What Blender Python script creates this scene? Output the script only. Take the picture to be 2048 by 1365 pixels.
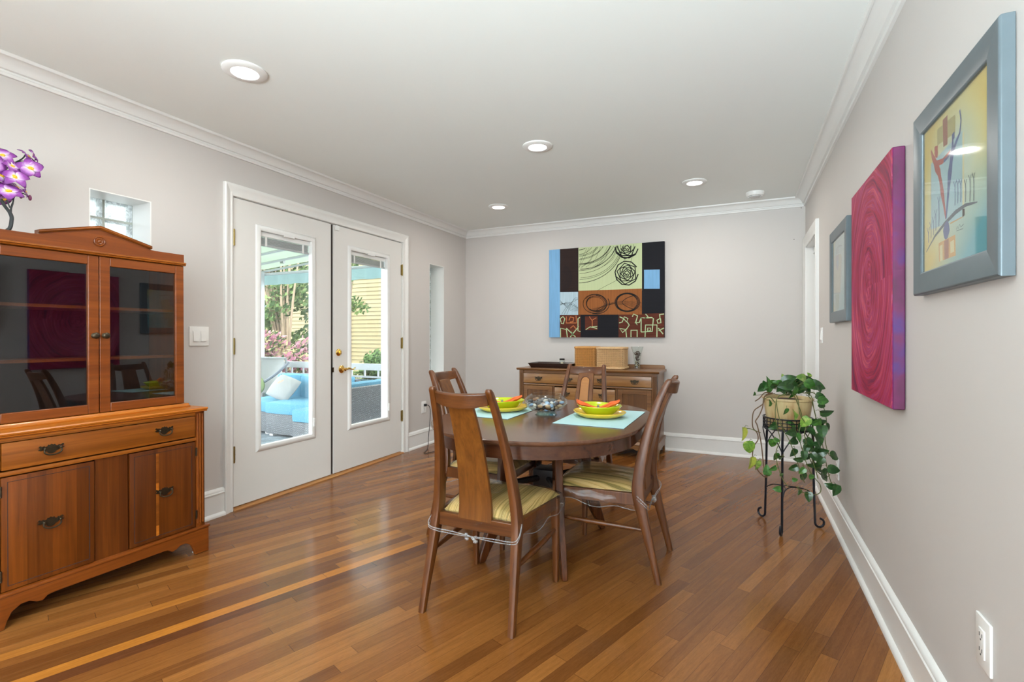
import bpy, bmesh, math, random
from mathutils import Vector, Matrix
random.seed(11)
PI = math.pi
SC = bpy.context.scene
for o in list(bpy.data.objects): bpy.data.objects.remove(o)
COL = SC.collection

# ------------------------------------------------------------------ camera
XL, XR, YB, HC = -3.0774, 0.5293, 5.2748, 2.44
YAW = math.radians(24.9067); CAMH = 1.1634; FPX = 990.86; Y0 = 673.16
cam = bpy.data.cameras.new('camera'); camo = bpy.data.objects.new('camera', cam); COL.objects.link(camo)
camo.location = (0, 0, CAMH); camo.rotation_euler = (PI/2, 0, YAW)
cam.sensor_width = 36; cam.lens = FPX/2048*36; cam.shift_y = -(682.5-Y0)/2048
cam.clip_start = .05; cam.clip_end = 200
SC.camera = camo

# ------------------------------------------------------------------ world, sun, colour
SC.view_settings.view_transform = 'Standard'; SC.view_settings.look = 'None'
SC.view_settings.gamma = 1; SC.view_settings.use_curve_mapping = False
SC.view_settings.exposure = 0.0
W = bpy.data.worlds.new('sky'); SC.world = W; W.use_nodes = True
wn = W.node_tree; bg = wn.nodes['Background']
bg.inputs['Color'].default_value = (.88, .94, 1.0, 1); bg.inputs['Strength'].default_value = 8.0
def lamp(name, kind, loc, energy, color=(1,1,1), **kw):
    l = bpy.data.lights.new(name, kind); l.energy = energy; l.color = color
    rot = kw.pop('rot', None); par = kw.pop('parent', None)
    for k, v in kw.items(): setattr(l, k, v)
    o = bpy.data.objects.new(name, l); COL.objects.link(o); o.location = loc
    if rot: o.rotation_euler = rot
    if par: o.parent = par
    return o
sun = lamp('sun', 'SUN', (4, -3, 9), 5.6, (1, .95, .86), angle=.03)
sun.rotation_euler = Vector((-.62, .40, -1)).to_track_quat('-Z', 'Y').to_euler()
# unseen fill lamps added behind the camera; the first tilts up at the ceiling 
lamp('rear_ceiling_fill', 'AREA', (-.45, -2.40, .95), 262, (.77, .93, 1.0), shape='RECTANGLE', size=1.5, size_y=1.0, rot=(PI/2+math.radians(52), 0, math.radians(-19)), spread=1.85)
lamp('rear_room_fill', 'AREA', (-.55, -2.5, 1.3), 34, (.80, .94, 1.0), shape='RECTANGLE', size=1.8, size_y=1.6, rot=(PI/2, 0, 0))

# ------------------------------------------------------------------ materials
MATS = {}
def new_mat(name):
    m = bpy.data.materials.new(name); m.use_nodes = True; m.node_tree.nodes.clear(); MATS[name] = m
    return m, m.node_tree.nodes, m.node_tree.links
class NT:
    def __init__(s, name):
        s.m, s.n, s.l = new_mat(name)
        s.out = s.n.new('ShaderNodeOutputMaterial')
    def add(s, t, **kw):
        x = s.n.new('ShaderNode'+t)
        for k, v in kw.items(): setattr(x, k, v)
        return x
    def lk(s, a, b): s.l.new(a, b)
    def math(s, op, a, b=None, c=None):
        x = s.add('Math', operation=op)
        for i, v in enumerate((a, b, c)):
            if v is None: continue
            if isinstance(v, (int, float)): x.inputs[i].default_value = v
            else: s.lk(v, x.inputs[i])
        return x.outputs[0]
    def ramp(s, fac, stops, interp='LINEAR'):
        r = s.add('ValToRGB'); r.color_ramp.interpolation = interp
        e = r.color_ramp.elements
        while len(e) < len(stops): e.new(.5)
        for i, (p, c) in enumerate(stops): e[i].position = p; e[i].color = (*c, 1)
        s.lk(fac, r.inputs[0]); return r.outputs[0]
    def mix(s, fac, a, b, mode='MIX'):
        x = s.add('Mix', data_type='RGBA', blend_type=mode)
        for i, v in ((0, fac), (6, a), (7, b)):
            if isinstance(v, (int, float)): x.inputs[i].default_value = v
            elif isinstance(v, tuple): x.inputs[i].default_value = (*v, 1)
            else: s.lk(v, x.inputs[i])
        return x.outputs[2]
    def noise(s, vec, scale, detail=3, rough=.55, dist=0):
        x = s.add('TexNoise'); x.inputs['Scale'].default_value = scale; x.inputs['Detail'].default_value = detail
        x.inputs['Roughness'].default_value = rough; x.inputs['Distortion'].default_value = dist
        if vec is not None: s.lk(vec, x.inputs['Vector'])
        return x.outputs[0]
    def mapping(s, vec, scale=(1,1,1), rot=(0,0,0), loc=(0,0,0)):
        x = s.add('Mapping'); x.inputs['Scale'].default_value = scale; x.inputs['Rotation'].default_value = rot; x.inputs['Location'].default_value = loc
        s.lk(vec, x.inputs['Vector']); return x.outputs[0]
    def obj(s): return s.add('TexCoord').outputs['Object']
    def bump(s, h, strength=.2, dist=.01):
        b = s.add('Bump'); b.inputs['Strength'].default_value = strength; b.inputs['Distance'].default_value = dist
        s.lk(h, b.inputs['Height']); return b.outputs[0]
    def bsdf(s, color, rough=.5, metal=0, spec=.5, coat=0, normal=None, **kw):
        p = s.add('BsdfPrincipled')
        if isinstance(color, tuple): p.inputs['Base Color'].default_value = (*color, 1)
        else: s.lk(color, p.inputs['Base Color'])
        if isinstance(rough, (int, float)): p.inputs['Roughness'].default_value = rough
        else: s.lk(rough, p.inputs['Roughness'])
        p.inputs['Metallic'].default_value = metal; p.inputs['Specular IOR Level'].default_value = spec
        p.inputs['Coat Weight'].default_value = coat; p.inputs['Coat Roughness'].default_value = .1
        if normal is not None: s.lk(normal, p.inputs['Normal'])
        for k, v in kw.items(): p.inputs[k].default_value = v
        return p
    def done(s, sh):
        s.lk(sh.outputs[0] if hasattr(sh, 'outputs') else sh, s.out.inputs['Surface']); return s.m
def srgb(r, g, b):
    f = lambda c: (c/255/12.92) if c/255 <= .04045 else ((c/255+.055)/1.055)**2.4
    return (f(r), f(g), f(b))
def plain(name, rgb, rough=.5, metal=0, spec=.5, coat=0, vary=.06, scale=18, bump=0):
    t = NT(name); c = srgb(*rgb); v = t.noise(t.obj(), scale, 3)
    col = t.mix(v, tuple(x*(1-vary) for x in c), tuple(min(1, x*(1+vary)) for x in c))
    nm = t.bump(t.noise(t.obj(), scale*6, 2), bump, .004) if bump else None
    return t.done(t.bsdf(col, rough, metal, spec, coat, nm))
def wood(name, dark, mid, light, axis=2, scale=1, rough=.38, coat=.1, stave=0, sax=1, line=.5):
    """grain runs along axis (0 x, 1 y, 2 z); stave = width of the glued boards along sax"""
    t = NT(name); v = t.obj()
    sc = [34*scale]*3; sc[axis] = 1.3*scale
    g = t.noise(t.mapping(v, tuple(sc)), 1, 6, .62, .6)
    sc2 = [120*scale]*3; sc2[axis] = 3*scale
    g2 = t.noise(t.mapping(v, tuple(sc2)), 1, 3, .6)
    f = t.math('ADD', t.math('MULTIPLY', g, 1-line*.5), t.math('MULTIPLY', g2, line*.5))
    col = t.ramp(f, [(.3, srgb(*dark)), (.5, srgb(*mid)), (.72, srgb(*light))])
    if stave:
        sp = t.add('SeparateXYZ'); t.lk(v, sp.inputs[0])
        wv = t.noise(t.mapping(v, (0,0,0)), 1)
        idx = t.math('FLOOR', t.math('DIVIDE', t.math('ADD', sp.outputs[sax], 10.013), stave))
        wh = t.add('TexWhiteNoise', noise_dimensions='1D'); t.lk(idx, wh.inputs['W'])
        b = t.ramp(wh.outputs[0], [(0, (.62,.58,.55)), (.5, (1,1,1)), (.86, (1.1,1.1,1.08)), (.97, (1.75,1.85,1.7))])
        col = t.mix(1, col, b, 'MULTIPLY')
    nm = t.bump(g2, .08, .002)
    return t.done(t.bsdf(col, rough, 0, .5, coat, nm))
def schlick(t, ior, nm=None):
    """Fresnel of a thin sheet, the same from both of its sides"""
    g = t.add('NewGeometry'); d = t.add('VectorMath', operation='DOT_PRODUCT')
    t.lk(g.outputs['Incoming'], d.inputs[0]); t.lk(nm if nm is not None else g.outputs['Normal'], d.inputs[1])
    c = t.math('MINIMUM', t.math('ABSOLUTE', d.outputs['Value']), 1.0); f0 = ((ior-1)/(ior+1))**2
    return t.math('ADD', t.math('MULTIPLY', t.math('POWER', t.math('SUBTRACT', 1.0, c), 5.0), 1-f0), f0)
def glassy(name, tint=(1,1,1), gloss=.0, rough=.02, ior=1.45, haze=0, hazecol=(.8,.85,.85), bump=None, bumps=.3):
    """thin clear sheet: sees through straight, reflects by Fresnel"""
    t = NT(name); tr = t.add('BsdfTransparent'); tr.inputs[0].default_value = (*tint, 1)
    gl = t.add('BsdfGlossy'); gl.inputs['Roughness'].default_value = rough
    nm = None
    if bump:
        nm = t.bump(t.noise(t.obj(), bump, 3, .6, 1.2), bumps, .01); t.lk(nm, gl.inputs['Normal'])
    fac = t.math('MINIMUM', t.math('ADD', schlick(t, ior, nm), gloss), 1.0)
    base = tr.outputs[0]
    if haze:
        d = t.add('BsdfDiffuse'); d.inputs[0].default_value = (*hazecol, 1)
        mx = t.add('MixShader'); mx.inputs[0].default_value = haze; t.lk(base, mx.inputs[1]); t.lk(d.outputs[0], mx.inputs[2]); base = mx.outputs[0]
    m2 = t.add('MixShader'); t.lk(fac, m2.inputs[0]); t.lk(base, m2.inputs[1]); t.lk(gl.outputs[0], m2.inputs[2])
    return t.done(m2.outputs[0])

M_WALL = plain('wall_paint', (204,199,195), .55, vary=.012, scale=3, spec=.35)
M_WALLR = M_WALL
M_CEIL = plain('ceiling_paint', (236,239,236), .7, vary=.01, scale=2, spec=.2)
M_TRIM = plain('white_trim_paint', (232,231,228), .32, vary=.01, spec=.5)
M_DOOR = plain('white_door_paint', (226,224,220), .4, vary=.01)
M_BRASS = plain('polished_brass', (236,196,112), .18, 1, vary=.1)
M_OLDBRASS = plain('aged_brass_hinge', (150,130,80), .35, 1, vary=.2)
M_BRONZE = plain('dark_bronze', (74,64,50), .4, .85, vary=.35, scale=60)
M_DARKGAP = plain('dark_weatherstrip', (52,42,34), .6)
M_PLATE = plain('white_plastic_plate', (236,235,232), .3, vary=.005)
M_BLACK = plain('black_wrought_iron', (22,25,34), .35, .3, vary=.2)
M_CORD = plain('black_rubber_cord', (20,20,20), .5)
M_CHR = plain('brushed_nickel', (150,150,150), .3, 1)
M_HUT_V = wood('cherry_vertical_grain', (76,33,4), (102,49,8), (124,64,16), 2, .9, .34, .12, stave=.083, sax=1)
M_HUT_H = wood('cherry_horizontal_grain', (108,54,9), (138,74,17), (162,94,30), 1, .9, .34, .15, stave=.053, sax=2)
M_HUT = wood('cherry_case', (94,42,7), (121,59,14), (142,75,24), 1, .8, .34, .12)
M_HUT_P = wood('cherry_case_vertical', (90,40,6), (120,58,12), (142,76,22), 2, .8, .34, .12)
M_HUT_IN = plain('dark_cabinet_lining', (34,34,38), .8)
M_SB = wood('walnut_case', (94,58,28), (124,83,44), (148,106,62), 0, .8, .35, .3)
M_SB_D = wood('walnut_drawer', (116,74,34), (148,102,52), (170,124,70), 0, .9, .35, .3)
M_SB_V = wood('walnut_vertical', (74,44,18), (104,66,30), (128,88,46), 2, .7, .35, .3)
M_CH = wood('chair_walnut', (66,32,8), (94,50,14), (116,66,24), 2, 1, .4, .12)
M_CH_S = wood('chair_splat_walnut', (84,44,8), (110,62,15), (130,80,26), 2, 1.2, .42, .1)
M_CH_H = wood('chair_rail_walnut', (68,34,10), (94,51,17), (114,66,26), 0, 1, .38, .15)
M_TAB = wood('table_walnut_veneer', (78,50,34), (96,63,45), (110,76,56), 0, .7, .24, .2, line=.7)
M_TAB_A = wood('table_apron_walnut', (50,24,12), (70,36,18), (86,48,26), 0, .7, .25, .3)
M_TAB_L = wood('table_leg_walnut', (50,24,10), (76,38,16), (98,54,24), 2, 1, .25, .3)
M_PLASTIC = glassy('clear_vinyl_cover', (.94,.94,.92), .0, .14, 1.36, .01, (.9,.9,.88), bump=9, bumps=.3)
M_PLASTIC2 = glassy('gathered_vinyl', (.9,.9,.9), .06, .10, 1.45, .14, (.9,.9,.9), bump=60, bumps=1)
M_PANE = glassy('door_glass', (.95,.975,.97), 0, .0, 1.5, .035, (.9,.95,.95))
M_SMOKE = glassy('hutch_glass', (.74,.75,.78), .02, .0, 1.60)
M_CLEAR = glassy('clear_glass', (.96,.985,.98), .01, .0, 1.5)
M_PICGL = glassy('picture_glass', (.97,.98,.98), .0, .03, 1.45)

# floor: narrow oak boards laid at 20 degrees off the room's length
def floor_mat():
    t = NT('oak_strip_floor'); v = t.obj()
    sp = t.add('SeparateXYZ'); t.lk(v, sp.inputs[0]); a = math.radians(69.85)
    along = t.math('ADD', t.math('MULTIPLY', sp.outputs[0], math.cos(a)), t.math('MULTIPLY', sp.outputs[1], math.sin(a)))
    perp = t.math('ADD', t.math('MULTIPLY', sp.outputs[0], -math.sin(a)), t.math('MULTIPLY', sp.outputs[1], math.cos(a)))
    BW = .0572
    q = t.math('DIVIDE', t.math('ADD', perp, 20*BW-2.316), BW)      # edge of the pale board is a joint
    row = t.math('FLOOR', q); fr = t.math('FRACT', q)
    w1 = t.add('TexWhiteNoise', noise_dimensions='1D'); t.lk(row, w1.inputs['W'])
    w1b = t.add('TexWhiteNoise', noise_dimensions='1D'); t.lk(t.math('ADD', row, 77.3), w1b.inputs['W'])
    ln = t.math('ADD', t.math('MULTIPLY', w1b.outputs[0], .9), .75)
    q2 = t.math('ADD', t.math('DIVIDE', along, ln), t.math('MULTIPLY', w1.outputs[0], 9.7))
    seg = t.math('FLOOR', q2); fr2 = t.math('FRACT', q2)
    cv = t.add('CombineXYZ'); t.lk(row, cv.inputs[0]); t.lk(seg, cv.inputs[1])
    w2 = t.add('TexWhiteNoise', noise_dimensions='2D'); t.lk(cv.outputs[0], w2.inputs['Vector'])
    h = w2.outputs[0]
    base = t.ramp(h, [(0, srgb(108,65,31)), (.2, srgb(121,74,35)), (.5, srgb(130,81,38)), (.8, srgb(137,87,41)), (.94, srgb(148,96,47)), (1, srgb(156,104,52))])
    # the pale and the dark board by the cabinet
    near = t.math('LESS_THAN', along, 1.62)
    for k, c in ((20, (176,112,44)), (19, (96,56,32)), (24, (168,108,46)), (22.0, (108,64,30))):
        hit = t.math('MULTIPLY', t.math('COMPARE', row, float(k), .3), near)
        base = t.mix(hit, base, srgb(*c))
    # grain
    cv2 = t.add('CombineXYZ'); t.lk(t.math('MULTIPLY', along, 3.0), cv2.inputs[0]); t.lk(t.math('MULTIPLY', perp, 60), cv2.inputs[1]); t.lk(t.math('MULTIPLY', h, 40), cv2.inputs[2])
    g = t.noise(cv2.outputs[0], 1, 6, .65, .8)
    cv3 = t.add('CombineXYZ'); t.lk(t.math('MULTIPLY', along, 22), cv3.inputs[0]); t.lk(t.math('MULTIPLY', perp, 160), cv3.inputs[1]); t.lk(h, cv3.inputs[2])
    g3 = t.noise(cv3.outputs[0], 1, 3, .6, 1.5)
    gm = t.ramp(t.math('ADD', t.math('MULTIPLY', g, .6), t.math('MULTIPLY', g3, .4)), [(.30, (.72,.68,.64)), (.5, (.97,.96,.95)), (.70, (1.22,1.22,1.2))])
    col = t.mix(1, base, gm, 'MULTIPLY')
    # joints
    e1 = t.math('MINIMUM', fr, t.math('SUBTRACT', 1, fr)); j1 = t.math('LESS_THAN', e1, .012)
    e2 = t.math('MULTIPLY', t.math('MINIMUM', fr2, t.math('SUBTRACT', 1, fr2)), ln); j2 = t.math('LESS_THAN', e2, .0012)
    j = t.math('MULTIPLY', t.math('MAXIMUM', j1, j2), .55)
    col = t.mix(j, col, srgb(48,26,14))
    wav = t.noise(v, 2.2, 2); 
    hgt = t.math('SUBTRACT', t.math('ADD', t.math('MULTIPLY', g3, .35), t.math('ADD', t.math('MULTIPLY', wav, .4), t.math('MULTIPLY', h, .25))), j)
    nm = t.bump(hgt, .16, .003)
    rg = t.math('ADD', t.math('MULTIPLY', g, .14), .15)
    p = t.bsdf(col, rg, 0, .05, .5, nm); p.inputs['Coat Roughness'].default_value = .13; p.inputs['Coat IOR'].default_value = 1.55; t.lk(nm, p.inputs['Coat Normal'])
    return t.done(p)
M_FLOOR = floor_mat()

# ------------------------------------------------------------------ mesh builder
class MB:
    def __init__(s): s.bm = bmesh.new(); s.mi = 0; s.smooth = False
    def _f(s, vs, sm=None):
        try: f = s.bm.faces.new(vs)
        except ValueError: return None
        f.material_index = s.mi; f.smooth = s.smooth if sm is None else sm
        return f
    def box(s, x0, x1, y0, y1, z0, z1, bev=0, M=None):
        P = [Vector((x, y, z)) for z in (z0, z1) for y in (y0, y1) for x in (x0, x1)]
        if M is not None: P = [M @ p for p in P]
        v = [s.bm.verts.new(p) for p in P]
        fs = [s._f([v[i] for i in q]) for q in ((0,2,3,1), (4,5,7,6), (0,1,5,4), (2,6,7,3), (0,4,6,2), (1,3,7,5))]
        if bev:
            es = {e for f in fs for e in f.edges}
            r = bmesh.ops.bevel(s.bm, geom=list(es), offset=bev, segments=2, affect='EDGES', profile=.6)
            for f in r['faces']: f.material_index = s.mi
        return s
    def tube(s, path, r, n=8, caps=True, closed=False, up=None):
        path = [Vector(p) for p in path]; k = len(path)
        rs = r if isinstance(r, (list, tuple)) else [r]*k
        rings = []; ref = None
        for i, p in enumerate(path):
            a = path[(i-1) % k] if (closed or i) else path[0]; b = path[(i+1) % k] if (closed or i < k-1) else path[-1]
            d = (b-a).normalized() if (b-a).length > 1e-9 else Vector((0,0,1))
            if ref is None:
                ref = d.orthogonal().normalized() if up is None else (Vector(up)-d*Vector(up).dot(d)).normalized()
            else:
                ref = (ref-d*ref.dot(d)); ref = ref.normalized() if ref.length > 1e-6 else d.orthogonal().normalized()
            c = d.cross(ref)
            rings.append([s.bm.verts.new(p+(ref*math.cos(2*PI*j/n)+c*math.sin(2*PI*j/n))*rs[i]) for j in range(n)])
        for i in range(k if closed else k-1):
            A, B = rings[i], rings[(i+1) % k]
            for j in range(n): s._f([A[j], A[(j+1) % n], B[(j+1) % n], B[j]], True)
        if caps and not closed: s._f(rings[0][::-1], False); s._f(rings[-1], False)
        return s
    def sweep(s, path, secs, sm=False, caps=True):
        """secs: list of polygons (points) already placed, one per station"""
        R = [[s.bm.verts.new(p) for p in sec] for sec in secs]
        n = len(R[0])
        for i in range(len(R)-1):
            for j in range(n): s._f([R[i][j], R[i][(j+1) % n], R[i+1][(j+1) % n], R[i+1][j]], sm)
        if caps: s._f(R[0][::-1], False); s._f(R[-1], False)
        return s
    def stick(s, pts, wx, wy, bev=.006, sm=True):
        """post with a rounded rectangular section in plan, following pts upward"""
        k = len(pts); secs = []
        for i, p in enumerate(pts):
            p = Vector(p); a = (wx[i] if isinstance(wx, (list, tuple)) else wx)/2; b = (wy[i] if isinstance(wy, (list, tuple)) else wy)/2
            e = min(bev, a*.6, b*.6); sec = []
            for cx, cy, t0 in ((1,1,0), (-1,1,90), (-1,-1,180), (1,-1,270)):
                for t in (0, 45, 90):
                    an = math.radians(t0+t)
                    sec.append(p+Vector((cx*(a-e)+e*math.cos(an), cy*(b-e)+e*math.sin(an), 0)))
            secs.append(sec)
        return s.sweep(None, secs, sm)
    def lathe(s, prof, c=(0,0,0), n=28, axis='z', cap=True, sx=1, sy=1, shape=None):
        c = Vector(c); rings = []
        for r, h in prof:
            ring = []
            for j in range(n):
                a = 2*PI*j/n; k = shape(a) if shape else 1
                x, y = r*math.cos(a)*sx*k, r*math.sin(a)*sy*k
                q = {'z': (x, y, h), 'x': (h, x, y), 'y': (x, h, y)}[axis]
                ring.append(s.bm.verts.new(c+Vector(q)))
            rings.append(ring)
        for A, B in zip(rings, rings[1:]):
            for j in range(n): s._f([A[j], A[(j+1) % n], B[(j+1) % n], B[j]], True)
        if cap: s._f(rings[0][::-1], False); s._f(rings[-1], False)
        return s
    def ball(s, c, r, sc=(1,1,1), n=12, m=8, M=None):
        c = Vector(c); rows = []
        for i in range(m+1):
            ph = PI*i/m
            if i in (0, m):
                p = Vector((0, 0, r*math.cos(ph)*sc[2])); p = (M @ p) if M else p; rows.append([s.bm.verts.new(c+p)])
            else:
                row = []
                for j in range(n):
                    a = 2*PI*j/n; p = Vector((r*math.sin(ph)*math.cos(a)*sc[0], r*math.sin(ph)*math.sin(a)*sc[1], r*math.cos(ph)*sc[2]))
                    p = (M @ p) if M else p; row.append(s.bm.verts.new(c+p))
                rows.append(row)
        for A, B in zip(rows, rows[1:]):
            for j in range(n):
                if len(A) == 1: s._f([A[0], B[j], B[(j+1) % n]], True)
                elif len(B) == 1: s._f([A[j], B[0], A[(j+1) % n]], True)
                else: s._f([A[j], B[j], B[(j+1) % n], A[(j+1) % n]], True)
        return s
    def prism(s, poly, fn, a, b, sm=False):
        """poly of (u,v); fn(u,v,w) places a point; extruded from w=a to w=b"""
        A = [s.bm.verts.new(fn(u, v, a)) for u, v in poly]; B = [s.bm.verts.new(fn(u, v, b)) for u, v in poly]
        n = len(poly)
        s._f(A[::-1], False); s._f(B, False)
        for j in range(n): s._f([A[j], A[(j+1) % n], B[(j+1) % n], B[j]], sm)
        return s
    def quad(s, pts): return s._f([s.bm.verts.new(p) for p in pts])
    def grid(s, fn, nu, nv, sm=True):
        V = [[s.bm.verts.new(fn(i/nu, j/nv)) for j in range(nv+1)] for i in range(nu+1)]
        for i in range(nu):
            for j in range(nv): s._f([V[i][j], V[i+1][j], V[i+1][j+1], V[i][j+1]], sm)
        return s
    def build(s, name, mat, parent=None, world=True, bevel=0, fix=True):
        if parent is not None and world:
            off = wloc(parent)
            for v in s.bm.verts: v.co -= off
        if fix: bmesh.ops.recalc_face_normals(s.bm, faces=s.bm.faces)
        me = bpy.data.meshes.new(name); s.bm.to_mesh(me); s.bm.free()
        for mm in (mat if isinstance(mat, (list, tuple)) else [mat]): me.materials.append(mm)
        me.set_sharp_from_angle(angle=math.radians(40))
        o = bpy.data.objects.new(name, me); COL.objects.link(o)
        if parent is not None: o.parent = parent
        if bevel:
            b = o.modifiers.new('b', 'BEVEL'); b.width = bevel; b.segments = 2; b.limit_method = 'ANGLE'; b.angle_limit = .7
        return o
def wloc(o):
    v = Vector((0,0,0))
    while o is not None: v += o.location; o = o.parent
    return v
def tag(o, label=None, cat=None, group=None, kind=None):
    if label: o['label'] = label
    if cat: o['category'] = cat
    if group: o['group'] = group
    if kind: o['kind'] = kind
    return o
def thing(name, label, cat, loc=(0,0,0), rz=0, group=None):
    o = bpy.data.objects.new(name, None); COL.objects.link(o); o.location = loc; o.rotation_euler = (0,0,rz)
    o.empty_display_size = .1
    return tag(o, label, cat, group)
def struct(o): o['kind'] = 'structure'; return o
KIDS = {}
def dup(o, parent=None):
    c = o.copy(); COL.objects.link(c); c.parent = parent
    for ch in [k for k in bpy.data.objects if k.parent is o]: dup(ch, c)
    return c
# where a point of the photograph lies on a known plane of the room
_F = Vector((-math.sin(YAW), math.cos(YAW), 0)); _R = Vector((math.cos(YAW), math.sin(YAW), 0)); _O = Vector((0,0,CAMH))
def ray(u, v): return _F+_R*((u-1024)/FPX)+Vector((0,0,(Y0-v)/FPX))
def onX(u, v, x): d = ray(u, v); return _O+d*(x/d.x)
def onY(u, v, y): d = ray(u, v); return _O+d*(y/d.y)
def onZ(u, v, z): d = ray(u, v); return _O+d*((z-CAMH)/d.z)
def onD(u, v, t): return _O+ray(u, v)*t
def boxed(name, mat, parent, *a, bev=0): return MB().box(*a, bev=bev).build(name, mat, parent)

# ================================================================== THE ROOM
YF = -2.6                                   # rear end of the room, behind the camera
WT = .26                                    # thickness of the outside wall
floor = struct(boxed('floor', M_FLOOR, None, XL-.02, XR+.2, YF, YB+.02, -.08, 0))
ceil_ = struct(boxed('ceiling', M_CEIL, None, XL-WT, XR+.2, YF-.1, YB+.2, HC, HC+.12))
D0, D1, DT = 2.19, 4.045, 2.115             # french door rough opening
SW0, SW1, SZ0, SZ1 = 1.409, 1.709, 1.49, 1.937
TW0, TW1, TZ0, TZ1 = 4.501, 4.79, .76, 1.955
m = MB(); X0, X1 = XL-WT, XL
m.box(X0, X1, YF, SW0, 0, HC).box(X0, X1, SW0, SW1, 0, SZ0).box(X0, X1, SW0, SW1, SZ1, HC).box(X0, X1, SW1, D0, 0, HC)
m.box(X0, X1, D0, D1, DT, HC).box(X0, X1, D1, TW0, 0, HC).box(X0, X1, TW0, TW1, 0, TZ0).box(X0, X1, TW0, TW1, TZ1, HC).box(X0, X1, TW1, YB+.2, 0, HC)
struct(m.build('wall_left', M_WALL))
struct(boxed('wall_back', M_WALL, None, XL, XR+.2, YB, YB+.2, 0, HC))
E0, E1, ET = 4.47, 5.19, 1.975              # doorway in the right wall
m = MB().box(XR, XR+.14, YF, E0, 0, HC).box(XR, XR+.14, E0, E1, ET, HC).box(XR, XR+.14, E1, YB+.2, 0, HC)
struct(m.build('wall_right', M_WALLR))
m = MB().box(XL, -1.5, YF-.15, YF, 0, HC).box(.35, XR+.14, YF-.15, YF, 0, HC).box(-1.5, .35, YF-.15, YF, 0, .5).box(-1.5, .35, YF-.15, YF, 2.0, HC)  # opening added in the unseen rear wall to let fill light in
struct(m.build('wall_rear', M_WALL))

# crown moulding: profile (distance from wall, height)
CR = [(0,2.36),(.014,2.36),(.018,2.372),(.012,2.378),(.012,2.386),(.026,2.388),(.03,2.394),(.036,2.408),(.05,2.422),(.068,2.43),(.076,2.431),(.078,2.426),(.086,2.426),(.091,2.432),(.091,2.44),(0,2.44)]
def mould(name, prof, kind, a, b, mat=M_TRIM, trims=(0,0)):
    """run along a wall from a to b; each end may be mitred by the profile's depth"""
    m = MB()
    def at(q, t):
        d, h = q; e = trims[0]*d if t == 0 else trims[1]*d
        if kind == 'L': return Vector((XL+d, (a+e) if t == 0 else (b-e), h))
        if kind == 'R': return Vector((XR-d, (a+e) if t == 0 else (b-e), h))
        return Vector(((a+e) if t == 0 else (b-e), YB-d, h))
    m.sweep(None, [[at(q, 0) for q in prof], [at(q, 1) for q in prof]])
    return struct(m.build(name, mat))
mould('trim_1', CR, 'L', YF, YB, trims=(0,1)); mould('trim_2', CR, 'R', YF, YB, trims=(0,1)); mould('trim_3', CR, 'B', XL, XR, trims=(1,1))
BS = [(0,0),(.03,0),(.03,.008),(.026,.018),(.018,.024),(.015,.026),(.015,.142),(.02,.146),(.02,.152),(.016,.156),(.016,.166),(.011,.172),(.006,.178),(0,.18)]
mould('baseboard_left', BS, 'L', YF, 2.142); mould('baseboard_left', BS, 'L', 4.103, YB, trims=(0,1))
mould('baseboard_back', BS, 'B', XL, XR, trims=(1,1)); mould('baseboard_right', BS, 'R', YF, 4.388)

# french door casing (trim) and jamb
def casing(name, y0, y1, yo0, yo1, zt, zo, side):
    sx = 1 if side == 'L' else -1; xw = XL if side == 'L' else XR
    def bar(m, ya, yb, yc, yd, z0, z1, z2, z3):
        pass
    m = MB()
    P = [(0,0),(0,.012),(.2,.016),(.3,.013),(.62,.02),(.74,.024),(.9,.026),(1,.022),(1,0)]   # across the board, from the opening outward
    for ya, yb in ((y0, yo0), (y1, yo1)):
        top = lambda t: zt+(zo-zt)*t
        secs = [[Vector((xw+sx*d, ya+(yb-ya)*t, 0)) for t, d in P], [Vector((xw+sx*d, ya+(yb-ya)*t, top(t))) for t, d in P]]
        m.sweep(None, secs)
    secs = [[Vector((xw+sx*d, y0+(yo0-y0)*t, zt+(zo-zt)*t)) for t, d in P], [Vector((xw+sx*d, y1+(yo1-y1)*t, zt+(zo-zt)*t)) for t, d in P]]
    m.sweep(None, secs)
    return struct(m.build(name, M_TRIM))
casing('trim_4', 2.205, 4.027, 2.142, 4.103, 2.10, 2.178, 'L')
casing('trim_5', E0+.005, E1-.005, 4.388, 5.262, ET-.005, ET+.085, 'R')
m = MB().box(XL-WT, XL+.001, D0, 2.213, 0, 2.115).box(XL-WT, XL+.001, 4.018, D1, 0, 2.115).box(XL-WT, XL+.001, 2.213, 4.018, 2.098, 2.115)
struct(m.build('trim_6', M_TRIM))
m = MB().box(XL-WT, XL-.05, 2.19, 4.045, -.03, .004)
struct(m.build('trim_7', M_DARKGAP))
M_OAKTHR = wood('oak_threshold', (150,100,54), (180,126,74), (200,150,94), 1, .8)
struct(MB().prism([(XL-.05,0),(XL+.022,0),(XL+.02,.006),(XL-.01,.013),(XL-.05,.013)], lambda u, v, w: Vector((u, w, v)), 2.206, 4.026).build('trim_8', M_OAKTHR))

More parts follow.
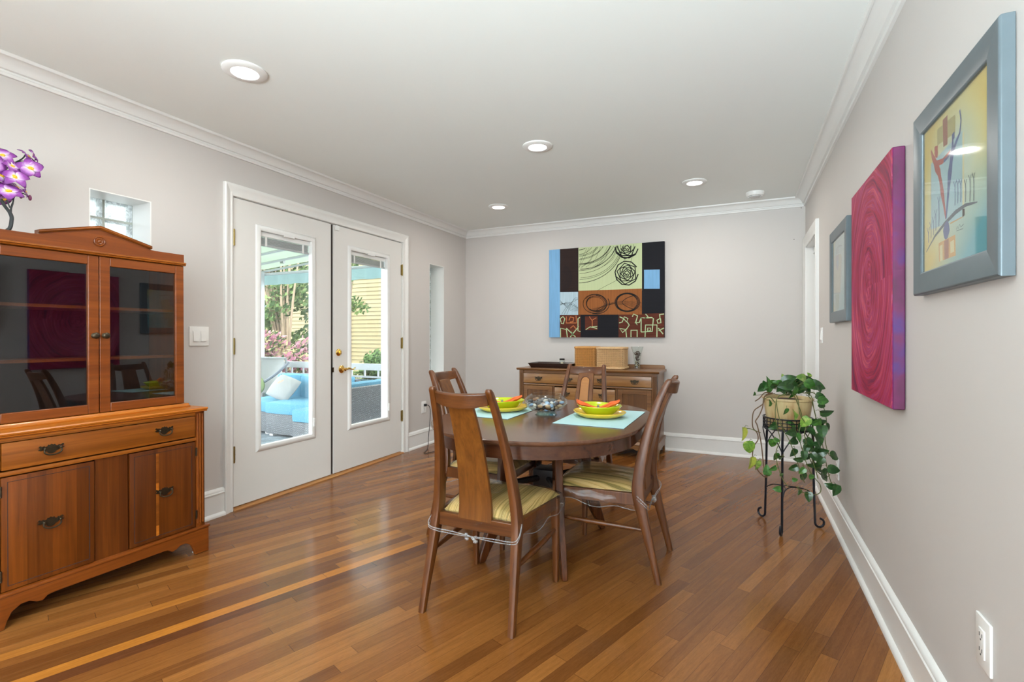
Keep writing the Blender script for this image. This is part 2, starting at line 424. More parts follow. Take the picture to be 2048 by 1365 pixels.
# ---- french door leaves (thing > parts)
M_BLIND = plain('grey_mini_blind_slats', (176,180,180), .4)
M_FRAME = plain('white_lite_frame', (232,232,230), .35, vary=.01)
def leaf(n, y0, y1, z0, z1, ly0, ly1, lz0, lz1, hy, xi):
    xo = xi-.045
    d = thing('door_%d' % n, None, None, (xi, y0, z0)); struct(d)
    m = MB().box(xo, xi, y0, ly0, z0, z1).box(xo, xi, ly1, y1, z0, z1).box(xo, xi, ly0, ly1, z0, lz0).box(xo, xi, ly0, ly1, lz1, z1)
    m.build('door_leaf', M_DOOR, d)
    # raised lite frame, four mitred sides
    f = .034; P = [(0,-.030),(0,.006),(.3,.012),(.8,.009),(1,0),(1,-.002)]; m = MB()
    cs = [(ly0, lz0), (ly1, lz0), (ly1, lz1), (ly0, lz1)]; ci = [(ly0+f, lz0+f), (ly1-f, lz0+f), (ly1-f, lz1-f), (ly0+f, lz1-f)]
    g = .006
    secs = []
    for (oy, oz), (iy, iz) in zip(cs, ci):
        oy2 = oy-(.006 if oy < iy else -.006); oz2 = oz-(.006 if oz < iz else -.006)
        secs.append([Vector((xi+dx, iy+(oy2-iy)*t, iz+(oz2-iz)*t)) for t, dx in P])
    m.sweep(None, secs+[secs[0]], caps=False)
    fr = m.build('lite_frame', M_FRAME, d)
    iy0, iy1, iz0, iz1 = ly0+f-.002, ly1-f+.002, lz0+f-.002, lz1-f+.002
    MB().box(xi-.034, xi-.030, iy0, iy1, iz0, iz1).build('glass_pane', M_PANE, d)
    # raised mini blind between the panes
    m = MB(); m.mi = 1
    m.box(xi-.036, xi-.016, iy0+.004, iy1-.004, iz1-.035, iz1-.004); m.mi = 0
    for k in range(9): m.box(xi-.042, xi-.026, iy0+.006, iy1-.006, iz1-.042-k*.0058, iz1-.0395-k*.0058)
    m.mi = 0; m.box(xi-.042, xi-.024, iy0+.006, iy1-.006, iz1-.102, iz1-.09)
    m.mi = 1
    for t in (.14, .86): m.box(xi-.024, xi-.021, iy0+(iy1-iy0)*t-.008, iy0+(iy1-iy0)*t+.008, iz1-.102, iz1-.034)
    m.build('mini_blind', [M_BLIND, M_FRAME], d)
    m = MB().box(xi+.004, xi+.013, iy0+(iy1-iy0)*.42, iy0+(iy1-iy0)*.62, iz1-.012, iz1+.003); m.build('blind_tilt_slider', M_FRAME, d)
    m = MB(); m.box(xi-.002, xi+.008, iy1+.012, iy1+.017, iz0+.13, iz1-.002); m.build('blind_track', M_DARKGAP, d)
    m = MB().box(xi+.002, xi+.018, iy1+.006, iy1+.022, iz0+.06, iz0+.13, .003); m.build('blind_lift_slider', M_FRAME, d)
    # small screw heads round the frame
    m = MB(); m.smooth = True
    for k in range(4): m.lathe([(.0035,0),(.003,.002),(0.0005,.0025)], (xi+.008, ly1-.012, lz0+.22+k*.4), 8, 'x')
    for k in range(3):
        m.lathe([(.0035,0),(.003,.002),(0.0005,.0025)], (xi+.008, ly0+.09+k*.19, lz1-.012), 8, 'x'); m.lathe([(.0035,0),(.003,.002),(0.0005,.0025)], (xi+.008, ly0+.09+k*.19, lz0+.012), 8, 'x')
    m.build('frame_screw', M_BRONZE, d)
    for z in (.373, 1.097, 1.824):
        m = MB().box(xi-.002, xi+.004, hy-.013, hy+.013, z-.05, z+.05); m.tube([(xi+.009, hy, z-.055), (xi+.009, hy, z+.055)], .007, 10)
        for q in (-.03, 0, .03): m.lathe([(.009,-.0008),(.009,.0008)], (xi+.009, hy, z+q), 12, 'z')
        m.build('hinge', M_OLDBRASS, d)
    return d
XD = XL-.002
d1 = leaf(1, 2.217, 3.080, .022, 2.092, 2.388, 2.912, .358, 1.944, 2.214, XD)
d2 = leaf(2, 3.112, 4.013, .022, 2.092, 3.278, 3.828, .358, 1.944, 4.016, XD)
MB().box(XD-.05, XD-.012, 3.080, 3.112, .022, 2.092).build('astragal', M_DARKGAP, d2)
# lever and deadbolt on door_2
lp = Vector((XD, 3.200, .885))
m = MB().lathe([(.033,0),(.033,.004),(.028,.008),(.02,.012),(.013,.016),(.012,.04),(.014,.046),(.008,.05)], lp, 24, 'x')
m.tube([lp+Vector(q) for q in ((.04,0,0),(.043,.02,.002),(.044,.045,.006),(.043,.07,-.002),(.043,.09,-.006),(.044,.108,.002),(.045,.118,.01))], [.008,.009,.0085,.0065,.006,.0055,.004], 10)
m.build('door_handle', M_BRASS, d2)
lp2 = Vector((XD, 3.165, 1.028))
m = MB().lathe([(.03,0),(.03,.004),(.024,.01),(.016,.013),(.004,.014)], lp2, 24, 'x'); m.box(lp2.x+.012, lp2.x+.03, lp2.y-.005, lp2.y+.005, lp2.z-.016, lp2.z+.016, .002)
m.build('deadbolt', M_BRASS, d2)
boxed('latch_plate', M_BRONZE, d2, XD-.006, XD+.002, 3.096, 3.112, .865, .905)
boxed('flush_bolt', M_FRAME, d2, XD, XD+.012, 3.13, 3.165, 2.05, 2.092, bev=.002)

# ---- glass block windows
def block_mat():
    t = NT('wavy_glass_block'); v = t.obj()
    n = t.noise(v, 26, 3, .6, 2.0); nm = t.bump(n, .6, .02)
    tr = t.add('BsdfTransparent'); tr.inputs[0].default_value = (.9,.92,.92,1)
    tl = t.add('BsdfTranslucent'); tl.inputs[0].default_value = (.9,.93,.93,1); t.lk(nm, tl.inputs['Normal'])
    gl = t.add('BsdfGlossy'); gl.inputs['Roughness'].default_value = .05; t.lk(nm, gl.inputs['Normal'])
    a = t.add('MixShader'); t.lk(t.ramp(n, [(.4, (.45,)*3), (.62, (.9,)*3)]), a.inputs[0]); t.lk(tr.outputs[0], a.inputs[1]); t.lk(tl.outputs[0], a.inputs[2])
    b = t.add('MixShader'); b.inputs[0].default_value = .08; t.lk(a.outputs[0], b.inputs[1]); t.lk(gl.outputs[0], b.inputs[2])
    return t.done(b.outputs[0])
M_BLOCK = block_mat(); M_MORTAR = plain('grey_mortar', (176,180,172), .7)
def blockwin(n, y0, y1, z0, z1, nc, nr):
    w = thing('window_%d' % n, None, None, (XL-.21, (y0+y1)/2, z0)); struct(w)
    m = MB(); xs = XL-.175; xo = XL-.245; g = .006
    ys = [y0+(y1-y0)*i/nc for i in range(nc+1)]; zs = [z0+(z1-z0)*i/nr for i in range(nr+1)]
    for i, y in enumerate(ys): m.box(xo+.004, xs-.004, max(y0, y-g), min(y1, y+g), z0, z1)
    for j, z in enumerate(zs):
        for i in range(nc): m.box(xo+.004, xs-.004, ys[i]+g, ys[i+1]-g, max(z0, z-g), min(z1, z+g))
    m.build('mortar_grid', M_MORTAR, w)
    for i in range(nc):
        for j in range(nr):
            MB().box(xo, xs, ys[i]+g, ys[i+1]-g, zs[j]+g, zs[j+1]-g, .006).build('glass_block', M_BLOCK, w)
def reveal(n, y0, y1, z0, z1):
    xa, xb = XL-.175, XL-.0005; e = .006
    m = MB().box(xa, xb, y0, y0+e, z0, z1).box(xa, xb, y1-e, y1, z0, z1).box(xa, xb, y0+e, y1-e, z0, z0+e).box(xa, xb, y0+e, y1-e, z1-e, z1)
    struct(m.build('trim_%d' % n, M_TRIM))
reveal(11, SW0, SW1, SZ0, SZ1); reveal(12, TW0, TW1, TZ0, TZ1)
blockwin(1, SW0, SW1, SZ0, SZ1, 2, 4); blockwin(2, TW0, TW1, TZ0, TZ1, 2, 9)

# ---- door in the right wall
d3 = thing('door_3', None, None, (XR+.1, E0, 0)); struct(d3)
MB().box(XR+.085, XR+.12, E0+.012, E1-.012, .01, ET-.045).build('door_leaf', M_DOOR, d3)
struct(MB().box(XR-.001, XR+.14, E0-.001, E0+.012, 0, ET).box(XR-.001, XR+.14, E1-.012, E1+.001, 0, ET).box(XR-.001, XR+.14, E0, E1, ET-.012, ET+.001).build('trim_9', M_TRIM))
struct(MB().box(XR+.05, XR+.08, E0+.012, E1-.012, ET-.07, ET-.012).build('trim_10', M_TRIM))
struct(MB().box(XR+.14, XR+.16, E0-.1, E1+.1, 0, ET+.1).build('wall_closet', M_WALL))

# ================================================================== CEILING FITTINGS
def em(name, col, st):
    t = NT(name); e = t.add('Emission'); e.inputs[0].default_value = (*col, 1); e.inputs[1].default_value = st; return t.done(e.outputs[0])
M_LED = em('led_lens', (1, .97, .93), 14)
lights = [((-2.167, 1.619), 'recessed ceiling downlight nearest the wooden hutch'), ((-1.243, 3.082), 'recessed ceiling downlight in the middle above the table'),
          ((-2.168, 4.354), 'recessed ceiling downlight near the far left corner'), ((-.356, 4.346), 'recessed ceiling downlight at the far right beside the smoke alarm')]
for (x, y), lb in lights:
    t = thing('ceiling_downlight', lb, 'ceiling light', (x, y, HC), group='recessed downlights')
    MB().lathe([(.099,0),(.099,-.006),(.09,-.012),(.062,-.013),(.058,-.006)], (x, y, HC), 36, cap=False).build('trim_ring', M_PLATE, t)
    MB().lathe([(.0005,-.0065),(.059,-.0065),(.059,-.004),(.0005,-.004)], (x, y, HC), 32).build('lens', M_LED, t)
    lamp('downlight_beam', 'AREA', (0,0,-.016), 9.0, (1,.95,.88), shape='DISK', size=.11, parent=t)
t = thing('smoke_detector', 'small round white smoke alarm on the ceiling near the right corner', 'smoke alarm', (.105, 4.89, HC))
MB().lathe([(.075,0),(.075,-.012),(.07,-.03),(.066,-.034)], (.105, 4.89, HC), 32).build('housing', M_PLATE, t)
m = MB()
m.lathe([(.05,-.034),(.046,-.042),(.02,-.046),(.001,-.046)], (.105, 4.89, HC), 24)
for k in range(12): 
    a = k*PI/6; m.box(-.004,.004,-.002,.002,-.04,-.033, M=Matrix.Translation((.105+.056*math.cos(a), 4.89+.056*math.sin(a), HC))@Matrix.Rotation(a, 4, 'Z'))
m.build('sensor_cover', plain('smoke_vent', (205,205,203), .5), t)

# ================================================================== SWITCHES AND OUTLETS
M_SLOT = plain('dark_slot', (60,58,56), .6)
def plate(name, label, cat, c, side, w, h, kind, gangs=1):
    sx = 1 if side == 'L' else -1; xw = XL if side == 'L' else XR
    y, z = c; t = thing(name, label, cat, (xw, y, z))
    R = lambda d0, d1, ya, yb, za, zb: (min(xw+sx*d0, xw+sx*d1), max(xw+sx*d0, xw+sx*d1), y+ya, y+yb, z+za, z+zb)
    MB().box(*R(0, .007, -w/2, w/2, -h/2, h/2), bev=.003).build('cover_plate', M_PLATE, t)
    for g in range(gangs):
        o = (g-(gangs-1)/2)*.047
        if kind == 'rocker':
            m = MB(); m.box(*R(.006, .0085, o-.018, o+.018, -.035, .035)); m.mi = 1
            ya, yb = y+o-.015, y+o+.015
            m.prism([(.0085,-.031),(.015,-.031),(.010,.031),(.0085,.031)], lambda u, v, ww: Vector((xw+sx*u, ww, z+v)), ya, yb)
            m.build('rocker_switch', [M_PLATE, M_PLATE], t)
        else:
            for q in ((.020, -.020) if kind == 'duplex' else (0,)):
                m = MB(); hh = .016 if kind == 'duplex' else .034
                m.box(*R(.006, .010, o-.016, o+.016, q-hh, q+hh), bev=.002); m.mi = 1
                for zz in ((q,) if kind == 'duplex' else (.018, -.018)):
                    m.box(*R(.0098, .0106, o-.008, o-.006, zz-.003, zz+.006)); m.box(*R(.0098, .0106, o+.006, o+.008, zz-.003, zz+.006)); m.box(*R(.0098, .0106, o-.002, o+.002, zz-.011, zz-.007))
                m.build('socket', [M_PLATE, M_SLOT], t)
    return t
plate('light_switch', 'white double rocker light switch beside the wooden hutch', 'light switch', (1.982, 1.164), 'L', .122, .12, 'rocker', 2)
wo = plate('wall_outlet', 'white wall outlet with a black cord plugged in, left of the chairs', 'outlet', (4.39, .41), 'L', .08, .125, 'duplex')
plate('wall_outlet', 'large white wall outlet low on the right wall in the near corner', 'outlet', (1.552, .427), 'R', .078, .122, 'decora')
plate('wall_outlet', 'white wall outlet half hidden behind the trailing plant', 'outlet', (3.56, .36), 'R', .08, .125, 'duplex')
plate('light_switch', 'narrow white light switch between the doorway and the small framed picture', 'light switch', (4.22, 1.17), 'R', .07, .115, 'rocker', 1)
t = thing('electric_cable', 'black cord with plug hanging from the wall outlet onto the floor', 'cord', (XL, 4.39, 0))
MB().box(XL+.011, XL+.036, 4.376, 4.404, .42, .445, .005).build('plug', M_CORD, t)
cp = [(XL+.034,4.39,.43),(XL+.07,4.385,.43),(XL+.10,4.37,.38),(XL+.10,4.36,.25),(XL+.09,4.35,.10),(XL+.10,4.33,.02),(XL+.16,4.22,.006),(XL+.21,4.10,.006),(XL+.25,4.10,.006),(XL+.28,4.22,.006),(XL+.33,4.42,.006),(XL+.42,4.56,.006)]
def smooth(pts, k=6):
    P = [Vector(p) for p in pts]; out = []
    for i in range(len(P)-1):
        a = P[max(i-1,0)]; b = P[i]; c = P[i+1]; d = P[min(i+2,len(P)-1)]
        for j in range(k):
            s = j/k; out.append(.5*((2*b)+(c-a)*s+(2*a-5*b+4*c-d)*s*s+(3*b-a-3*c+d)*s**3))
    out.append(P[-1]); return out
MB().tube(smooth(cp), .0035, 6).build('flex', M_CORD, t)
t = thing('power_strip', 'small black power strip on the floor behind the left chair', 'power strip', (-2.62, 4.60, 0))
MB().box(-2.70, -2.50, 4.56, 4.61, 0, .035, .006).build('strip_body', M_CORD, t)
MB().box(-2.67, -2.64, 4.562, 4.59, .035, .045, .002).build('red_rocker_switch', plain('red_switch', (190,40,50), .4), t)
boxed('adapter', M_PLATE, t, -2.60, -2.55, 4.562, 4.60, .035, .06, bev=.003)
# ================================================================== HUTCH (china cabinet)
def bail_pull(name, parent, c, face, mat=M_BRONZE, s=1.0):
    """chippendale plate with bail; face 'x' = looks toward +X, '-y' = looks toward -Y"""
    c = Vector(c)
    if face == 'x': T = lambda u, v, w: c+Vector((w, u, v))*s
    else: T = lambda u, v, w: c+Vector((u, -w, v))*s
    half = [(0,.021),(.006,.016),(.011,.019),(.014,.012),(.022,.010),(.024,.015),(.030,.012),(.038,.017),(.043,.012),(.037,.006),(.045,.001),(.036,-.004),(.028,-.002),(.023,-.008),(.015,-.010),(.010,-.017),(0,-.020)]
    poly = half+[(-u, v) for u, v in half[-2:0:-1]]
    m = MB().prism(poly, T, 0, .0025)
    for q in (-.027, .027): m.tube([T(q,.004,.002), T(q,.004,.013)], .0045*s, 8); m.ball(T(q,.004,.014), .0055*s, n=8, m=6)
    m.tube(smooth([T(-.027,.003,.014), T(-.029,-.010,.016), T(-.018,-.020,.018), T(0,-.023,.019), T(.018,-.020,.018), T(.029,-.010,.016), T(.027,.003,.014)], 4), .0032*s, 8)
    return m.build(name, mat, parent)
yc = 1.309
hx = XL+.02                                  # back of the cabinet
hut = thing('china_hutch', 'tall reddish-brown wooden china hutch with dark glass doors on the left wall', 'hutch', (-2.86, yc, 0))
hut.rotation_euler = (0, -.008, -.015)         # it stands a touch out of square and leans back
fx = -2.638
HB = lambda *a, **k: MB().box(*a, **k)
# plinth with scroll cut apron
half = [(.444,0),(.374,0),(.366,.03),(.352,.06),(.325,.078),(.298,.078),(.275,.064),(.256,.060),(.24,.075),(.22,.078)]
full = half+[(-a, b) for a, b in half[::-1]]
poly = [(-.444,.128)]+[(.444,.128)]+full
m = MB().prism([(yc+a, b) for a, b in poly], lambda u, v, w: Vector((w, u, v)), fx-.02, fx)
m.build('plinth_apron', M_HUT, hut, bevel=.003)
sidep = [(hx,0),(hx+.05,0),(hx+.06,.05),(hx+.09,.07),(fx-.09,.07),(fx-.06,.05),(fx-.05,0),(fx-.0005,0),(fx-.0005,.128),(hx,.128)]
for s in (-1, 1):
    MB().prism([(u, v) for u, v in sidep], lambda u, v, w: Vector((u, w, v)), yc+s*.424, yc+s*.444).build('plinth_side', M_HUT, hut)
HB(hx, fx+.006, yc-.450, yc+.450, .128, .142, bev=.005).build('plinth_moulding', M_HUT, hut)
bx = fx-.012                                 # face of the base case
m = HB(hx, bx, yc-.430, yc-.412, .142, .757).box(hx, bx, yc+.412, yc+.430, .142, .757).box(hx, hx+.012, yc-.412, yc+.412, .142, .757)
m.box(hx+.012, bx-.02, yc-.412, yc+.412, .142, .16).box(hx+.012, bx-.03, yc-.412, yc+.412, .60, .612)
m.build('base_case', M_HUT_P, hut)
m = HB(bx-.022, bx-.002, yc-.412, yc+.412, .738, .757).box(bx-.022, bx+.004, yc-.388, yc+.388, .603, .621, bev=.004); m.build('face_rail', M_HUT_H, hut)
for s in (-1, 1):                            # fluted corner posts
    a = yc+s*.407; m = HB(bx-.03, bx, a-.023, a+.023, .142, .757)
    for k in (-1, 0, 1): m.tube([(bx+.0005, a+k*.013, .16), (bx+.0005, a+k*.013, .745)], .0048, 8)
    m.build('fluted_post', M_HUT_P, hut)
dr = HB(bx-.02, bx+.006, yc-.379, yc+.379, .627, .735, bev=.003).build('drawer', M_HUT_H, hut)
for s in (-1, 1): bail_pull('drawer_pull', dr, (bx+.006, yc+s*.224, .686), 'x')
HB(bx-.024, bx-.006, yc-.066, yc+.066, .142, .603).build('centre_panel', M_HUT_V, hut)
for s in (-1, 1):
    a, b = sorted((yc+s*.071, yc+s*.380))
    m = HB(bx-.02, bx+.003, a, b, .146, .598, bev=.002)
    m.mi = 1
    i = .018
    for q in ((a+i, b-i, .146+i, .146+i+.002), (a+i, b-i, .598-i-.002, .598-i), (a+i, a+i+.002, .146+i, .598-i), (b-i-.002, b-i, .146+i, .598-i)):
        m.box(bx+.0028, bx+.0036, *q)
    m.mi = 2
    if s == 1: m.box(bx+.0028, bx+.0034, yc+.186, yc+.199, .166, .576)
    dd = m.build('cabinet_door', [M_HUT_V, M_HUT_IN, M_HUT_H], hut)
    bail_pull('door_pull', dd, (bx+.003, yc+s*.226, .378), 'x')
    for z in (.21, .545):
        MB().tube([(bx+.006, yc+s*.383, z-.022), (bx+.006, yc+s*.383, z+.022)], .004, 8).build('door_hinge', M_BRONZE, dd)
# top of the base: moulded slab
prof = [(hx,.757),(fx+.000,.757),(fx+.006,.761),(fx+.003,.765),(fx+.010,.768),(fx+.012,.774),(fx+.008,.779),(hx,.779)]
m = MB().prism(prof, lambda u, v, w: Vector((u, w, v)), yc-.437, yc+.437); m.build('base_top', M_HUT_H, hut)
ux = -2.755                                  # face of the upper case
m = MB().prism([(hx,.779),(ux+.026,.779),(ux+.028,.785),(ux+.018,.789),(ux+.012,.798),(hx,.798)], lambda u, v, w: Vector((u, w, v)), yc-.405, yc+.405); m.build('upper_base_moulding', M_HUT_H, hut)
U = .389
m = HB(hx, ux-.022, yc-U, yc-U+.018, .798, 1.575).box(hx, ux-.022, yc+U-.018, yc+U, .798, 1.575).box(hx, ux-.022, yc-U+.018, yc+U-.018, 1.555, 1.575).box(hx, ux-.022, yc-U+.018, yc+U-.018, .798, .812)
m.build('upper_case', M_HUT_P, hut)
HB(hx, hx+.008, yc-U+.018, yc+U-.018, .812, 1.555).build('upper_case_back', M_HUT_IN, hut)
for z in (1.055, 1.30): HB(hx+.008, ux-.045, yc-U+.018, yc+U-.018, z-.007, z+.007).build('shelf', M_HUT_H, hut)
for s in (-1, 1):
    a, b = sorted((yc+s*.0015, yc+s*U)); z0, z1 = .80, 1.543
    st = .043
    dd = HB(ux-.02, ux, a, a+st, z0, z1).box(ux-.02, ux, b-st, b, z0, z1).box(ux-.02, ux, a+st, b-st, z0, z0+st).box(ux-.02, ux, a+st, b-st, z1-st, z1).build('glass_door', M_HUT, hut, bevel=.003)
    HB(ux-.014, ux-.011, a+st-.004, b-st+.004, z0+st-.004, z1-st+.004).build('smoked_pane', M_SMOKE, dd)
    MB().lathe([(.013,0),(.013,.002),(.006,.005),(.006,.010),(.012,.014),(.015,.019),(.012,.023),(.005,.025),(.0005,.0255)], (ux, yc+s*.021, 1.166), 20, 'x').build('door_knob', M_BRONZE, dd)
# cornice beads, pediment
HB(ux-.022, ux-.004, yc-U, yc+U, 1.546, 1.575).build('cornice_rail', M_HUT, hut)
prof = [(hx,1.546),(ux+.004,1.546),(ux+.008,1.549),(ux+.004,1.553),(ux+.010,1.556),(ux+.010,1.560),(ux+.004,1.564),(hx,1.564)]
MB().prism(prof, lambda u, v, w: Vector((u, w, v)), yc-U-.008, yc+U+.008).build('cornice_bead', M_HUT_H, hut)
pd = [(-U,1.564),(U,1.564),(U,1.606),(.245,1.606),(.222,1.609),(.205,1.618)]+[(.0,1.672)]+[(-.205,1.618),(-.222,1.609),(-.245,1.606),(-U,1.606)]
MB().prism([(yc+a, b) for a, b in pd], lambda u, v, w: Vector((w, u, v)), ux-.022, ux+.002).build('pediment_board', M_HUT, hut)
for s in (-1, 1):                            # raking moulding
    A = Vector((0, yc+s*.226, 1.613)); B = Vector((0, yc, 1.674)); secs = []
    for p, e in ((A, 0), (B, 0)): secs.append([p+Vector((x, 0, z)) for x, z in ((ux-.026,-.002),(ux+.008,-.002),(ux+.014,.004),(ux+.011,.009),(ux+.013,.013),(ux-.026,.013))])
    MB().sweep(None, secs).build('raking_moulding', M_HUT_H, hut)
MB().lathe([(.0235,0),(.0235,.004),(.021,.006),(.018,.003),(.014,.003),(.012,.006),(.008,.004),(.005,.008),(.0008,.009)], (ux+.002, yc, 1.613), 28, 'x').build('rosette', M_HUT_P, hut)
HB(hx, ux-.022, yc-U, yc+U, 1.564, 1.576).build('upper_top_board', M_HUT_P, hut)
t = None
# grey glide under the near foot
MB().lathe([(.018,0),(.018,.003),(.015,.004)], (fx-.04, yc+.40, 0.0), 14).build('foot_glide', M_PLATE, hut)

# ================================================================== ORCHID on the hutch
oc = (-2.90, .985, 1.576)
orch = thing('artificial_orchid', 'purple orchid with dark branching stems standing on the hutch', 'flower', oc)
M_OPOT = plain('dark_ceramic_pot', (50,48,52), .3)
MB().lathe([(.035,0),(.045,.01),(.05,.04),(.045,.05),(.038,.05),(.036,.035)], (oc[0], oc[1]-.08, oc[2]), 24).build('pot', M_OPOT, orch)
M_STEM = plain('dark_stem', (42,46,48), .55, vary=.3, scale=50)
def Op(u, v, x=-2.9): return onX(u, v, x)
m = MB()
m.tube(smooth([Vector((oc[0], oc[1]-.08, oc[2]+.04)), Vector((oc[0], oc[1]-.03, oc[2]+.015)), Op(14,462), Op(23,442), Op(21,428), Op(8,410), Op(-2,390), Op(-8,360), Op(2,330), Op(20,318)], 4), [.008]*9+[.0075]*8+[.0065]*8+[.005]*8+[.003]*4, 8)
m.tube(smooth([Op(22,430), Op(22,418), Op(26,405), Op(28,395), Op(34,388)], 4), [.004]*8+[.003]*9, 6)
m.tube(smooth([Op(20,416), Op(14,402), Op(8,392)], 4), .0028, 6)
m.tube(smooth([Op(-2,386), Op(10,370), Op(24,360), Op(36,350)], 4), .003, 6)
m.tube(smooth([Op(-8,360), Op(6,345), Op(22,330), Op(44,318), Op(52,308)], 4), .003, 6)
m.tube(smooth([Op(30,328), Op(44,322), Op(56,326)], 4), .002, 6)
m.tube(smooth([Op(10,372), Op(30,382), Op(48,388), Op(58,394)], 4), .0022, 6)
m.build('stem', M_STEM, orch)
def petal_mat():
    t = NT('orchid_petal'); at = t.add('Attribute'); at.attribute_name = 'rad'; at.attribute_type = 'GEOMETRY'
    n = t.noise(t.obj(), 60, 3)
    f = t.math('ADD', at.outputs['Fac'], t.math('MULTIPLY', t.math('SUBTRACT', n, .5), .25))
    col = t.ramp(f, [(.0, srgb(236,190,40)), (.14, srgb(240,205,90)), (.26, srgb(236,226,232)), (.42, srgb(200,150,212)), (.66, srgb(148,66,162)), (1, srgb(112,44,128))])
    return t.done(t.bsdf(col, .5))
M_PETAL = petal_mat()
def flower(c, nrm, size, seed):
    rnd = random.Random(seed); nrm = Vector(nrm).normalized(); q = nrm.to_track_quat('Z', 'Y').to_matrix().to_4x4()
    q = Matrix.Translation(c) @ q @ Matrix.Rotation(rnd.uniform(0, 6), 4, 'Z')
    bm = bmesh.new(); vals = []
    for k in range(5):
        a = k*2*PI/5; L = size*(1.0 if k % 2 else 1.1)*rnd.uniform(.9, 1.1); Wd = size*(.52 if k % 2 else .40)
        cup = rnd.uniform(.15, .5); V = []
        for i in range(7):
            tt = i/6; w = Wd*(math.sin(PI*min(1, tt**.75*.93+.03)))**.8; row = []
            for j in range(5):
                s = (j-2)/2
                p = Vector((s*w, tt*L, cup*L*tt*(1-tt)*1.2-.10*L*tt**3+.18*abs(s)**2*w+.002*(k % 2)))
                p = Matrix.Rotation(a, 4, 'Z') @ p; v = bm.verts.new(q @ p); row.append(v); vals.append(.12+.88*tt+.1*abs(s)*tt)
            V.append(row)
        for i in range(6):
            for j in range(4):
                f = bm.faces.new([V[i][j], V[i+1][j], V[i+1][j+1], V[i][j+1]]); f.smooth = True
    n0 = len(vals)
    for (dx, dy, r) in ((0,0,.16),(.0,-.16,.13),(.08,-.08,.09),(-.08,-.08,.09)):
        r *= size; cc = Vector((dx*size, dy*size, .10*size))
        res = bmesh.ops.create_uvsphere(bm, u_segments=8, v_segments=6, radius=r, matrix=q @ Matrix.Translation(cc))
        vals += [0.0]*len(res['verts'])
        for v in res['verts']:
            for f in v.link_faces: f.smooth = True
    off = wloc(orch)
    for v in bm.verts: v.co -= off
    me = bpy.data.meshes.new('bloom'); bm.to_mesh(me); bm.free(); me.materials.append(M_PETAL)
    at = me.attributes.new('rad', 'FLOAT', 'POINT'); at.data.foreach_set('value', vals)
    o = bpy.data.objects.new('bloom', me); COL.objects.link(o); o.parent = orch
    sl = o.modifiers.new('s', 'SOLIDIFY'); sl.thickness = .0008
for i, (u, v, x, n, s) in enumerate([(6,312,-2.90,(1,-.2,.5),.042),(55,314,-2.91,(.6,.6,.8),.036),(66,312,-2.9,(.5,.9,.5),.032),(60,337,-2.87,(1,-.3,.1),.046),(23,333,-2.88,(.9,.3,.5),.036),(30,356,-2.85,(.9,-.2,.55),.046),(4,352,-2.88,(1,0,.2),.04),(16,384,-2.84,(.9,-.3,.6),.048),(32,376,-2.87,(.6,.4,.8),.036),(50,384,-2.89,(.4,.8,.3),.026),(-12,330,-2.88,(1,0,.1),.045),(-14,375,-2.88,(1,-.1,.2),.045),(8,398,-2.90,(.6,.2,-.6),.035)]):
    flower(Op(u, v, x), n, s, i)
M_BUD = plain('orchid_bud', (120,50,90), .5, vary=.3, scale=60)
for (u, v) in ((60,396),(42,392)):
    MB().ball(Op(u, v, -2.9), .010, (.6,.7,1.3), 8, 6).build('bud', M_BUD, orch)

# ================================================================== SIDEBOARD
SY = 4.79; SBT = .832
sb = thing('sideboard', 'brown wooden sideboard with brass-pulled drawers against the back wall', 'sideboard', (-1.43, 5.02, 0))
sx0, sx1 = -2.135, -.725; yb = YB-.025
m = HB(sx0, sx0+.02, SY, yb, .12, SBT-.022).box(sx1-.02, sx1, SY, yb, .12, SBT-.022).box(sx0+.02, sx1-.02, yb-.012, yb, .12, SBT-.022).box(sx0+.02, sx1-.02, SY+.02, yb-.012, .12, .14)
m.box(sx0+.02, sx1-.02, SY+.003, SY+.02, SBT-.05, SBT-.022)
m.build('case', M_SB, sb)
for a in (sx0, sx1-.045):
    m = HB(a, a+.045, SY-.006, SY+.03, .12, SBT-.022)
    for k in (0, 1, 2): m.tube([(a+.012+k*.0105, SY-.0065, .16), (a+.012+k*.0105, SY-.0065, SBT-.05)], .004, 6)
    m.build('fluted_post', M_SB_V, sb)
prof = [(yb,SBT-.022),(SY-.016,SBT-.022),(SY-.022,SBT-.014),(SY-.028,SBT-.012),(SY-.03,SBT-.004),(SY-.026,SBT),(yb,SBT)]
MB().prism(prof, lambda u, v, w: Vector((w, u, v)), sx0-.025, sx1+.025).build('top', M_SB, sb)
gp = [(sx0-.012,SBT),(sx1+.012,SBT),(sx1+.012,SBT+.022),(sx1+.006,SBT+.033),(sx1-.006,SBT+.038),(sx0+.006,SBT+.038),(sx0-.006,SBT+.033),(sx0-.012,SBT+.022)]
MB().prism(gp, lambda u, v, w: Vector((u, w, v)), yb-.018, yb).build('back_gallery', M_SB, sb)
ix0, ix1 = sx0+.045, sx1-.045; mid = (sx0+sx1)/2
HB(ix0, ix1, SY-.002, SY+.02, .655, .672, bev=.003).build('face_rail', M_SB, sb)
for a, b in ((ix0+.003, mid-.003), (mid+.003, ix1-.003)):
    d = HB(a, b, SY-.006, SY+.02, .678, .778, bev=.003).build('drawer', M_SB_D, sb)
    for q in (.26, .76): bail_pull('drawer_pull', d, (a+(b-a)*q, SY-.006, .728), '-y')
c0, c1 = -1.765, -1.095
for x in (c0, c1-.02): HB(x, x+.02, SY-.002, SY+.02, .155, .655).build('stile', M_SB_V, sb)
z = .648
